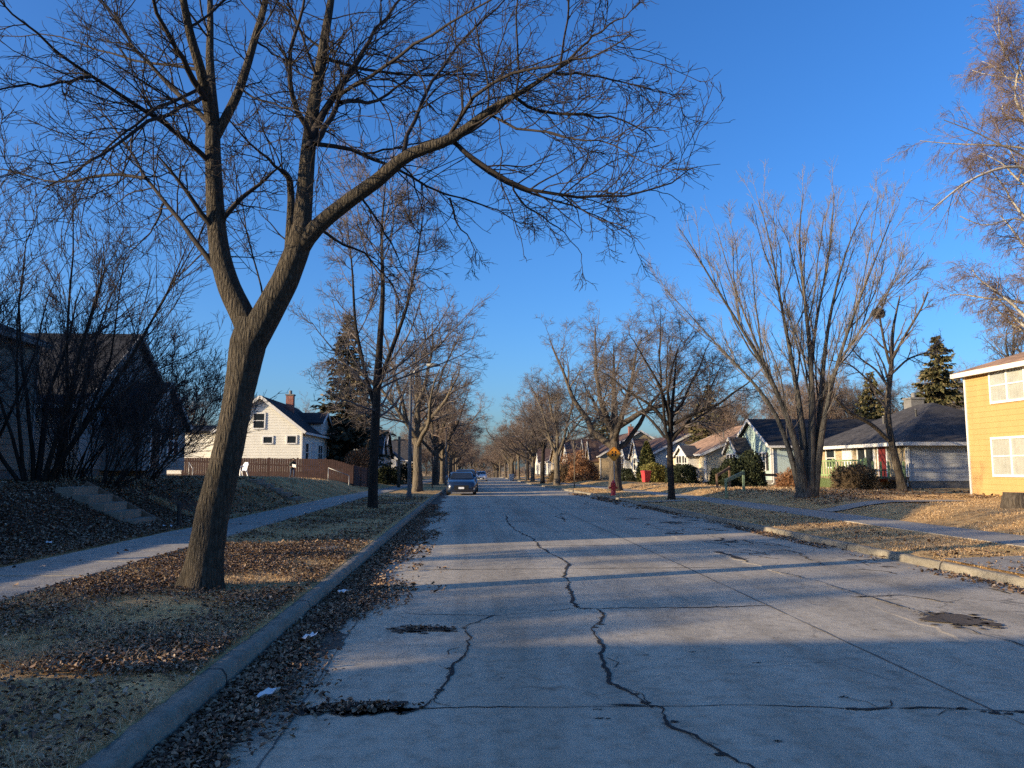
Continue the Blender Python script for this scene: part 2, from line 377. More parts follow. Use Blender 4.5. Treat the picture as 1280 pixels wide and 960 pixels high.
# worn lane right of the long crack, 12 mm proud with a ragged edge
yy = np.arange(-20, 120, .18)
ex = 4.72 + .05*np.sin(yy*.7) + np.random.default_rng(5).normal(0, .035, len(yy)) + .09*np.clip(np.sin(yy*.33+1), 0, 1)
zz = zroad(yy)
v = np.concatenate([np.stack([ex-.06, yy, zz-.004], -1), np.stack([ex, yy, zz+.008+.006*np.sin(yy*.8)*np.sin(yy*.23+2)-.003], -1), np.stack([np.full_like(yy, KR+.015), yy, zz+.008], -1)])
n = len(yy); a = np.arange(n-1)
radd(v, np.concatenate([np.stack([a, a+n, a+n+1, a+1], -1), np.stack([a+n, a+2*n, a+2*n+1, a+n+1], -1)]), 1)
crk = np.random.default_rng(11); chips = []
def strip(pts, w, mi, dz=.004, jag=.03, sub=.07, vary=.7, lane=False):
    pts = np.array(pts, float)
    seg = np.linalg.norm(np.diff(pts, axis=0), axis=1); s = np.concatenate([[0], np.cumsum(seg)])
    m = max(3, int(s[-1]/sub)); t = np.linspace(0, s[-1], m)
    x = np.interp(t, s, pts[:, 0]); y = np.interp(t, s, pts[:, 1])
    dx = np.gradient(x); dy = np.gradient(y); l = np.hypot(dx, dy)+1e-9
    nxv, nyv = -dy/l, dx/l
    j = np.cumsum(crk.normal(0, jag, m)); j -= np.linspace(0, j[-1], m); j = j*.5+crk.normal(0, jag*.5, m)
    x = x+nxv*j; y = y+nyv*j
    ph = crk.uniform(0, 6, 3); sm = .5+.3*np.sin(t*2.1+ph[0])+.25*np.sin(t*5.3+ph[1])+.2*np.sin(t*13+ph[2])
    wv = w*(.2+vary*1.1*np.clip(sm, 0, 1.3)+.35*vary*crk.random(m))/2; wv[0] = wv[-1] = .002
    z = zroad(y)+dz
    vv = np.concatenate([np.stack([x-nxv*wv, y-nyv*wv, z], -1), np.stack([x+nxv*wv, y+nyv*wv, z], -1)])
    a = np.arange(m-1)
    radd(vv, np.stack([a, a+1, a+1+m, a+m], -1), mi)
def gp(l): return [G(*p)[:2] for p in l]
main1 = [(631, 644), (643, 662), (664, 673), (680, 690), (710, 705), (702, 720), (715, 740), (722, 760)]
main2 = [(722, 761), (747, 761), (755, 770), (746, 787), (760, 805), (762, 825), (770, 840), (772, 852), (795, 867), (810, 882), (827, 885), (840, 907), (865, 917), (900, 940), (937, 960), (985, 1000)]
strip(gp(main1), .05, 2, jag=.02); strip(gp(main2), .036, 2, .006, jag=.012, sub=.04)
strip(gp([(619, 769), (581, 784), (581, 797), (576, 820), (562, 835), (561, 854), (540, 876), (525, 887)]), .026, 2, .006, jag=.014, sub=.05)
strip(gp([(340, 890), (450, 888), (525, 887), (640, 885), (827, 884), (930, 882), (1065, 886)]), .014, 2, jag=.008)
strip(gp([(760, 882), (810, 882)]), .05, 2, .007)
strip(gp([(1060, 886), (1085, 888), (1120, 885)]), .075, 2, .006, jag=.015)
strip(gp([(1120, 885), (1160, 885), (1200, 887), (1260, 890), (1290, 893)]), .035, 2, .0055, jag=.02)
strip(gp([(500, 766), (620, 768), (722, 761)]), .02, 3); strip(gp([(747, 761), (790, 760), (965, 757)]), .04, 2, jag=.02)
strip([(3.47, 4), (3.5, 9), (3.5, 120)], .022, 3, jag=.004, sub=.2)
strip(gp([(965, 714), (1010, 725), (1065, 742), (1140, 765), (1205, 787), (1280, 810), (1330, 826)]), .03, 2, .017, jag=.02)
strip([(-1.12, 2), (-1.13, 12), (-1.1, 30)], .014, 3, jag=.006, sub=.1)
strip(gp([(895, 690), (912, 694), (928, 700)]), .2, 2, .016)
for k in range(22):
    y = 12.45+3.66*k
    strip([(-1.1, y), (1.5, y+.04), (4.7, y)], .022+.0006*y, 3 if k % 3 else 2, jag=.008, sub=.12)
    if k % 2: strip([(4.9, y+.8), (7.2, y+.9)], .03, 2, .016, jag=.03)
for k in range(16):                                  # short wandering cracks farther on
    x = crk.uniform(-.8, 4.4); y = crk.uniform(13, 70); L = crk.uniform(1, 4)
    strip([(x, y), (x+crk.uniform(-.4, .4), y+L/2), (x+crk.uniform(-.6, .6), y+L)], .04, 2, .005, jag=.04)
for k in range(14):
    x = crk.uniform(4.9, 7.0); y = crk.uniform(8, 60); L = crk.uniform(.8, 3)
    strip([(x, y), (x+crk.uniform(-.5, .5), y+L/2), (x+crk.uniform(-.9, .9), y+L)], .035, 2, .0165, jag=.05)
def blot(cx, cy, rx, ry, mi, dz=.005, n=40, wob=.35):
    a = np.linspace(0, 2*PI, n, endpoint=False)
    r = 1+wob*(np.sin(a*3+cx*7)*.4+np.sin(a*5+cy*3)*.35)+crk.normal(0, .09, n)
    ring = np.stack([cx+rx*r*np.cos(a), cy+ry*r*np.sin(a), np.full(n, dz)], -1)
    ring[:, 2] += zroad(ring[:, 1])
    mid = ring*.5+np.array([cx, cy, float(zroad(cy))+dz])*.5
    q = [(i, (i+1) % n, n+(i+1) % n, n+i) for i in range(n)]
    q += [(n+i, n+(i+1) % (n), n+(n-2-i) % n, n+(n-1-i) % n) for i in range(n//2-1)]
    radd(np.concatenate([ring, mid]), q, mi)
# crumbled bits and hairlines branching from the long cracks
for pts, nb in ((main2, 16), (main1, 8), ([(581, 797), (562, 835), (540, 876)], 7), ([(1060, 886), (1160, 885), (1280, 892)], 12)):
    for k in range(nb):
        i = crk.integers(0, len(pts)-1); f = crk.random(); p = G(pts[i][0]*(1-f)+pts[i+1][0]*f, pts[i][1]*(1-f)+pts[i+1][1]*f)
        if k % 3 == 0: a = crk.uniform(0, 6.28); L = crk.uniform(.12, .45); strip([(p.x, p.y), (p.x+L*.5*math.cos(a), p.y+L*.5*math.sin(a)), (p.x+L*math.cos(a+.4), p.y+L*math.sin(a+.4))], .009, 2, .0052, jag=.008, sub=.04)
        else: s = crk.uniform(.008, .028); chips.append((p.x+crk.normal(0, .02), p.y+crk.normal(0, .02), s*1.5, s))
# packed dirt along the left gutter, ragged towards the road
yy = np.arange(1.5, 60, .09); gx = -1.3+.13*np.sin(yy*.9)+.1*np.sin(yy*2.7+1)+crk.normal(0, .035, len(yy)); n = len(yy); a = np.arange(n-1)
radd(np.concatenate([np.stack([np.full(n, KL+.02), yy, zroad(yy)+.0055], -1), np.stack([gx, yy, zroad(yy)+.0055], -1)]), np.stack([a, a+n, a+n+1, a+1], -1), 4)
for c_ in chips: blot(*c_, 2, .0058, 9, .6)
for px, py, w, h, mi in ((445, 886, .3, .1, 2), (530, 787, .28, .13, 4), (1195, 776, .3, .33, 4), (470, 889, .2, .06, 2)):
    p = G(px, py)
    for k in range(34): a = crk.uniform(0, 6.28); q = crk.uniform(.8, 1.5); s = crk.uniform(.012, .04); blot(p.x+w*q*math.cos(a), p.y+h*q*math.sin(a), s*1.4, s, mi, .0075 if mi == 2 else .0165 if px > 1000 else .0065, 8, .6)
    p = G(px, py); blot(p.x, p.y, w, h, mi, .0075 if mi == 2 else .0165 if px > 1000 else .0065)
for k in range(12):
    p = G(crk.uniform(380, 1200), crk.uniform(780, 950)); s = crk.uniform(.006, .014)
    for j in range(4): blot(p.x+crk.normal(0, s*2), p.y+crk.normal(0, s*1.2), s*1.5, s*.8, 2, .0045, 7, .9)
for k in range(26):                                  # broken-up concrete along the right-hand lane
    x = crk.uniform(4.9, 7.1); y = crk.uniform(7, 26); a = crk.uniform(0, 6.28); L = crk.uniform(.5, 1.8)
    strip([(x, y), (x+L*.4*math.cos(a)*.6, y+L*.5*math.sin(a)), (min(x+L*math.cos(a+.5)*.6, 7.2), y+L*math.sin(a+.5))], .05, 2, .0115, jag=.035)
    if k % 3 == 0:
        for j in range(5): s = crk.uniform(.03, .12); blot(min(x+crk.normal(0, .15), 7.1), y+crk.normal(0, .2), s*1.5, s, 4, .0112, 12, .7)
V = np.concatenate(RV); Q = np.concatenate(RQ); MI = np.concatenate(RM)
rd = link('road', mesh_np('road', V, Q, mi=MI, smooth=False), [M['road'], M['lane'], M['crack'], M['joint'], M['dirt']]); tag(rd, kind='structure')

def extrude_y(prof, y0, y1, step, wob=.006, seed=1, zf=zroad):
    r = np.random.default_rng(seed); yy = np.arange(y0, y1+1e-6, step)
    pr = np.array(prof); k = len(pr)
    w = r.normal(0, wob, (len(yy), k, 2)); sec = np.floor((yy+200)/3).astype(int); so = r.normal(0, wob*1.8, (400, 2)); w += so[sec][:, None]; w[:, 0] = 0; w[:, -1] = 0
    if wob: bite = (r.random((len(yy), k)) < .05)*r.uniform(.004, .016, (len(yy), k)); w[..., 1] -= bite; w[:, 0] = 0
    A = pr[None]+w
    V = np.stack([A[..., 0], np.repeat(yy[:, None], k, 1), A[..., 1]+zf(yy)[:, None]], -1)
    i = np.arange(len(yy)*k).reshape(len(yy), k)
    return V.reshape(-1, 3), np.stack([i[:-1, :-1], i[:-1, 1:], i[1:, 1:], i[1:, :-1]], -1).reshape(-1, 4)
for nm, s, k0 in (('kerb', 1, KL), ('kerb', -1, KR)):
    pr = [(k0+.03*s, -.06), (k0+.02*s, .02), (k0+.006*s, .085), (k0-.006*s, .112), (k0-.022*s, .126), (k0-.04*s, .132), (k0-.09*s, .133), (k0-.125*s, .13), (k0-.15*s, .122), (k0-.205*s, .085)]
    V, Q = extrude_y(pr, -40, 60, .1, .0035, 4 if s > 0 else 5)
    V2, Q2 = extrude_y(pr, 60, 420, 5, 0)
    o = link(nm, mesh_np(nm, np.concatenate([V, V2]), np.concatenate([Q, Q2+len(V)])), M['kerb']); tag(o, kind='structure')
def walkway(x0, x1, y0, y1, seed):
    V, Q = [], []; n = 0; r = np.random.default_rng(seed); y = y0
    while y < y1:                                    # separate flags with open joints, very slightly tilted
        L = 1.5 if y < 90 else 12; ya, yb = y+.008, y+L-.008
        t = r.normal(0, .006, 4)
        z = [float(zroad(q))+.2+.015+a for q, a in zip((ya, ya, yb, yb), t)]
        top = [(x0, ya, z[0]), (x1, ya, z[1]), (x1, yb, z[2]), (x0, yb, z[3])]
        V += top+[(a, b, c-.09) for a, b, c in top]
        Q += [(n, n+1, n+2, n+3)]+[(n+i, n+4+i, n+4+(i+1) % 4, n+(i+1) % 4) for i in range(4)]
        n += 8; y += L
    o = link('sidewalk', mesh_np('sidewalk', V, Q, smooth=False), M['walk']); tag(o, kind='structure')
walkway(-6.5, -4.95, -30, 330, 1); walkway(9.9, 11.45, -30, 330, 2)
# short paved strips: garden paths and a driveway apron
def pave(name, x0, x1, y0, y1, dz=.02, n=10):
    V, Q = sheet(x0, x1, y0, y1, dz, (y1-y0)/2, prof=gz, nx=n)
    o = link(name, mesh_np(name, V, Q), M['walk']); tag(o, kind='structure')
pave('garden_path', 11.46, 16, 24.0, 25.1, .03)
pave('driveway_apron', 7.6, 9.88, 9.6, 12.2, .03, 6)
pave('garden_path', -4.94, -1.96, 40.2, 41.2, .02)
pave('garden_path', -4.94, -1.96, 32.0, 32.8, .02)
pave('garden_path', 7.6, 9.88, 33, 34.2, .025)
pave('garden_path', -16, -9.2, 46.2, 47.2, .02)

# ------------------------------------------------------------------ grass blades and fallen leaves (nobody could count them)
def blades(regions, seed):
    r = np.random.default_rng(seed); VV = []; QQ = []; n0 = 0
    for x0, x1, y0, y1, cnt, h, w in regions:
        x = r.uniform(x0, x1, cnt); y = y0+(y1-y0)*r.random(cnt)**1.25
        cl = np.sin(x*5.1+y*2.3)*np.sin(y*4.1-x*3.3)+np.sin(x*1.7)*np.sin(y*1.9+1)    # tufts
        keep = r.random(cnt) < np.clip(.55+.45*cl, .08, 1)
        x, y, cl = x[keep], y[keep], cl[keep]; m = len(x)
        z = gz(x, y)-.005
        a = r.uniform(0, 2*PI, m); lean = r.uniform(.5, 2.3, m); hh = h*r.uniform(.5, 1.3, m)*(1+.35*np.clip(cl, -1, 1)); ww = w*r.uniform(.6, 1.3, m)
        d = np.stack([np.cos(a), np.sin(a), 0*a], -1); s = np.stack([-np.sin(a), np.cos(a), 0*a], -1)
        p = np.stack([x, y, z], -1); up = np.array([0, 0, 1.])
        m1 = p+up*(hh*.6)[:, None]+d*(hh*lean*.35)[:, None]; t = p+up*(hh*np.clip(1.1-.35*lean, .3, 1))[:, None]+d*(hh*lean)[:, None]
        sw = s*ww[:, None]
        v = np.stack([p-sw, p+sw, m1+sw*.8, m1-sw*.8, t+sw*.12, t-sw*.12], 1)
        b = np.arange(m)*6+n0
        VV.append(v.reshape(-1, 3)); QQ.append(np.concatenate([np.stack([b, b+1, b+2, b+3], -1), np.stack([b+3, b+2, b+4, b+5], -1)])); n0 += m*6
    return np.concatenate(VV), np.concatenate(QQ)
V, Q = blades([(-4.9, -1.94, 2.3, 7, 60000, .034, .0021), (-4.9, -1.94, 2.3, 8, 30000, .075, .0017), (-4.9, -1.94, 7, 15, 42000, .04, .0028), (-4.9, -1.94, 15, 45, 26000, .06, .006),
               (7.62, 9.85, 9, 26, 45000, .045, .004), (7.62, 9.85, 26, 60, 16000, .055, .008), (11.5, 20, 14, 34, 90000, .045, .005), (11.5, 19, 34, 60, 16000, .08, .014),
               (-9, -6.6, 22, 48, 26000, .07, .008), (-15, -9, 20, 50, 20000, .08, .009)], 21)
o = link('dry_grass', mesh_np('dry_grass', V, Q), M['blade']); tag(o, 'dead tan grass growing on the verges and front lawns', 'grass', kind='stuff')

def leaves(regions, seed):
    r = np.random.default_rng(seed); VV = []; QQ = []; n0 = 0
    for x0, x1, y0, y1, cnt, size, onroad, clump in regions:
        x = r.uniform(x0, x1, cnt); y = y0+(y1-y0)*r.random(cnt)**1.2
        if clump == 2:
            x = x0+(x1-x0)*np.minimum(np.abs(r.normal(0, .62, cnt))*(.75+.5*np.sin(y*1.1)*np.sin(y*.37+1)), 2.2); k = x < x1+.5; x, y = x[k], y[k]
        elif clump:
            cl = np.sin(x*2.3+1.1*y)*np.sin(1.7*y-x)+.6*np.sin(x*.9-y*.6)
            k = r.random(cnt) < np.clip(.5+.5*cl, .05, 1); x, y = x[k], y[k]
        m = len(x); z = (zroad(y)+.004 if onroad else gz(x, y)+.012)+r.random(m)*(.03 if onroad else .045)
        a = r.uniform(0, 2*PI, m); tl = r.normal(0, .3, m); t2 = r.normal(0, .3, m); s = size*np.minimum(np.exp(r.normal(0, .32, m)), 1.7)
        d = np.stack([np.cos(a)*np.cos(tl), np.sin(a)*np.cos(tl), np.sin(tl)], -1)
        e = np.stack([-np.sin(a), np.cos(a), np.tan(t2)*.7], -1); up = np.array([0, 0, 1.]); cu = (r.uniform(.05, .5, m)*s)[:, None]*up
        p = np.stack([x, y, z], -1); ds = d*(s/2)[:, None]; es = e*(s*.34)[:, None]
        v = np.stack([p-ds, p-ds*.2+es+cu*.7, p+ds*.55+es*.75+cu, p+ds*1.05, p+ds*.5-es*.8+cu, p-ds*.25-es+cu*.7], 1)
        b = np.arange(m)*6+n0
        VV.append(v.reshape(-1, 3)); QQ.append(np.concatenate([np.stack([b, b+1, b+2, b+3], -1), np.stack([b, b+3, b+4, b+5], -1)])); n0 += m*6
    return np.concatenate(VV), np.concatenate(QQ)
V, Q = leaves([(-4.9, -1.95, 5.8, 15, 60000, .032, 0, 1), (-4.9, -1.95, 2.4, 6.5, 13000, .03, 0, 1), (-4.9, -2, 15, 40, 14000, .05, 0, 1),
               (-1.74, -1.17, 2.2, 12, 30000, .032, 1, 2), (-1.72, -1.1, 12, 34, 13000, .045, 1, 2), (-1.2, -.7, 10.5, 28, 700, .06, 1, 1), (-1.15, -.3, 10.2, 12.6, 300, .05, 1, 1),
               (-12, -6.6, 7, 22, 52000, .047, 0, 0), (-13, -6.6, 20, 34, 12000, .075, 0, 1), (-6.5, -4.95, 6, 24, 40, .07, 0, 0),
               (6.95, 7.38, 8, 30, 4200, .05, 1, 1), (6.4, 7.38, 30, 50, 1200, .1, 1, 1), (7.6, 9.8, 10, 30, 2600, .05, 0, 1), (12, 22, 26, 40, 6000, .075, 0, 1)], 23)
p = G(445, 887); q = G(530, 787)
V2, Q2 = leaves([(p.x-w*.32, p.x+w*.34, p.y-h*.1, p.y+h*.1, c, .032, 1, 0) for w, h, c in ((.5, 1, 120), (1, .5, 90), (.75, .75, 130), (1.3, .2, 30), (.3, 1.5, 20))]+[(q.x-w*.3, q.x+w*.3, q.y-h*.1, q.y+h*.1, c, .03, 1, 0) for w, h, c in ((1, .4, 50), (.6, .9, 60))], 24)
o = link('fallen_leaves', mesh_np('fallen_leaves', np.concatenate([V, V2]), np.concatenate([Q, Q2+len(V)])), M['leaf']); tag(o, 'brown dead leaves lying in the gutter, verge and bank', 'leaves', kind='stuff')
# ------------------------------------------------------------------ trees
def tubes(P_, R, sides):
    B, K, _ = P_.shape
    T = np.gradient(P_, axis=1); T /= np.linalg.norm(T, axis=2, keepdims=True)+1e-9
    mean = T.mean(1); ref = np.where(np.abs(mean[:, 2:3]) > .75, np.array([[.3, .95, 0]]), np.array([[0, 0, 1.]]))
    U = np.cross(T, ref[:, None, :]); U /= np.linalg.norm(U, axis=2, keepdims=True)+1e-9
    W = np.cross(U, T); a = np.arange(sides)*2*PI/sides
    V = P_[:, :, None]+R[:, :, None, None]*(np.cos(a)[None, None, :, None]*U[:, :, None]+np.sin(a)[None, None, :, None]*W[:, :, None])
    i = np.arange(B*K*sides).reshape(B, K, sides); j = np.roll(i, -1, 2)
    return V.reshape(-1, 3), np.stack([i[:, :-1], j[:, :-1], j[:, 1:], i[:, 1:]], -1).reshape(-1, 4)
def cat(parts):
    V, Q, n = [], [], 0
    for v, q in parts: V.append(v); Q.append(q+n); n += len(v)
    return np.concatenate(V), np.concatenate(Q)
def nrm(a): return a/(np.linalg.norm(a, axis=-1, keepdims=True)+1e-9)

def grow(r, PP, RR, per, t0, t1, a0, a1, ratio, K, trop=.05, wig=.12, rr=.6, rmin=.005, lmin=.15, lmax=9, shrink=.55, bias=None, rcap=None):
    """children of a set of branches; per = mean count per branch (or array)"""
    B, K0, _ = PP.shape
    n = r.poisson(per, B) if np.isscalar(per) else np.asarray(per, int)
    n = np.maximum(n, 1)
    ix = np.repeat(np.arange(B), n); C = len(ix)
    t = t0+(t1-t0)*r.random(C)**.85
    f = t*(K0-1); lo = np.clip(f.astype(int), 0, K0-2); fr = (f-lo)[:, None]
    A = PP[ix, lo]; Bp = PP[ix, lo+1]; pos = A*(1-fr)+Bp*fr; T = nrm(Bp-A)
    Lp = np.linalg.norm(np.diff(PP, axis=1), axis=2).sum(1)[ix]
    rp = RR[ix, lo]*(1-fr[:, 0])+RR[ix, lo+1]*fr[:, 0]
    rnd = r.normal(0, 1, (C, 3))
    if bias is not None: rnd = rnd+np.asarray(bias)
    Nn = nrm(rnd-(rnd*T).sum(1, keepdims=True)*T)
    an = np.radians(r.uniform(a0, a1, C))[:, None]
    d = np.cos(an)*T+np.sin(an)*Nn
    L = np.clip(Lp*ratio*(1-shrink*t)*r.uniform(.65, 1.25, C), lmin, lmax)
    out = np.zeros((C, K, 3)); out[:, 0] = pos
    for k in range(1, K):
        d = nrm(d+np.array([0, 0, trop])*1.0+r.normal(0, wig, (C, 3)))
        out[:, k] = out[:, k-1]+d*(L/(K-1))[:, None]
    s = np.linspace(0, 1, K)[None]
    r0 = np.maximum(rp*rr*r.uniform(.8, 1.1, C), rmin)
    if rcap: r0 = np.minimum(r0, rcap)
    rad = rmin*.7+(r0-rmin*.7)[:, None]*(1-s)**.8
    return out, rad

def polyline(pts, rads, K):
    p = np.array(pts, float); s = np.concatenate([[0], np.cumsum(np.linalg.norm(np.diff(p, axis=0), axis=1))])
    t = np.linspace(0, s[-1], K)
    o = np.stack([np.interp(t, s, p[:, i]) for i in range(3)], -1)
    # light smoothing keeps the bends from looking kinked
    q = o.copy(); q[1:-1] = (o[:-2]+2*o[1:-1]+o[2:])/4
    return q[None], np.interp(t, s, np.array(rads, float))[None]

def trunk_with_flare(pts, rads, K=26, sides=20, seed=1, flare=1.45):
    P_, R = polyline(pts, rads, K)
    zz = P_[0, :, 2]-P_[0, 0, 2]
    R = R*(1+(flare-1)*np.exp(-zz/.28))[None]
    V, Q = tubes(P_, R, sides)
    # buttress ridges at the foot and slow lumps further up
    V = V.reshape(K, sides, 3); a = np.arange(sides)*2*PI/sides; r = np.random.default_rng(seed)
    for k in range(K):
        c = P_[0, k]; e = math.exp(-zz[k]/.35)
        f = 1+.16*e*np.sin(a*4+seed)+.05*np.sin(a*3+zz[k]*2.1+seed)+.03*np.sin(a*2-zz[k]*3.3)+r.normal(0, .012, sides)
        V[k] = c+(V[k]-c)*f[:, None]
    return V.reshape(-1, 3), Q

def mk_tree(name, label, cat_, loc, trunk, crown, mt, mc, rz=0, group=None, scale=1):
    t = thing(name, label, cat_, loc, rz, group); t.scale = (scale,)*3
    link('trunk', trunk, mt, t); link('crown', crown, mc, t)
    return t

def rounded_tree(seed, H=12, fork=.28, r0=.24, limbs=5, spread=(18, 50), rmin=.0078, trop=.05, n=(9, 7, 5, 3), lean=0, twist=.1, limb_ratio=.62):
    """trunk, ascending limbs and four orders of branches"""
    r = np.random.default_rng(seed)
    top = np.array([r.normal(0, .25)+lean, r.normal(0, .25), H*.66])
    mid = np.array([lean*.2+r.normal(0, .05), r.normal(0, .05), H*fork])
    TP, TR = polyline([(0, 0, -.2), (0, 0, .5), tuple(mid), tuple((mid+top)/2+r.normal(0, .15, 3)), tuple(top)], [r0*1.05, r0, r0*.82, r0*.42, .018], 14)
    parts = [trunk_with_flare([(0, 0, -.2), (0, 0, .5), tuple(mid), tuple((mid+top)/2), tuple(top)], [r0*1.05, r0, r0*.82, r0*.42, .018], 20, 12, seed)]
    az = r.uniform(0, 2*PI)+np.arange(limbs)*2.399
    PP, RR = [], []
    K = 10
    for i in range(limbs):
        h = H*fork*(.92+.75*i/limbs*r.uniform(.5, 1)); a = np.radians(r.uniform(*spread)); L = H*limb_ratio*r.uniform(.8, 1.1)*(1-.35*i/limbs)
        d = np.array([math.cos(az[i])*math.sin(a), math.sin(az[i])*math.sin(a), math.cos(a)]); p = np.array([lean*.2*h/(H*fork), 0, h])
        pts = [p]
        for k in range(K-1):
            d = nrm(d+np.array([0, 0, trop])+r.normal(0, twist, 3)); pts.append(pts[-1]+d*L/(K-1))
        PP.append(pts); RR.append(np.linspace(1, .12, K)**.9*r0*r.uniform(.45, .62))
    PP = np.array(PP); RR = np.array(RR)
    parts.append(tubes(PP, RR, 8))
    PA = PP; RA = RR
    TPs = np.concatenate([PP, np.stack([np.stack([np.interp(np.linspace(.45, 1, K), np.linspace(0, 1, 14), TP[0, :, i]) for i in range(3)], -1)])])
    TRs = np.concatenate([RR, np.interp(np.linspace(.45, 1, K), np.linspace(0, 1, 14), TR[0])[None]])
    P2, R2 = grow(r, TPs, TRs, n[0], .12, .98, 28, 66, .55, 8, trop*.7, .13, .5, rmin*1.6, shrink=.5, rcap=.045)
    P3, R3 = grow(r, P2, R2, n[1], .08, 1, 28, 66, .52, 6, trop*.4, .16, .6, rmin*1.1, shrink=.4, lmin=.5, rcap=.018)
    P4, R4 = grow(r, P3, R3, n[2], .08, 1, 28, 68, .52, 4, .01, .18, .7, rmin*.9, lmin=.35, shrink=.35)
    P5, R5 = grow(r, P4, R4, n[3], .05, 1, 28, 70, .6, 3, .0, .18, .8, rmin*.7, lmin=.25, shrink=.3)
    crown = cat([tubes(P2, R2, 5), tubes(P3, R3, 4), tubes(P4, R4, 3), tubes(P5, R5, 3)])
    return mesh_np('trunk', *cat(parts)), mesh_np('crown', *crown)

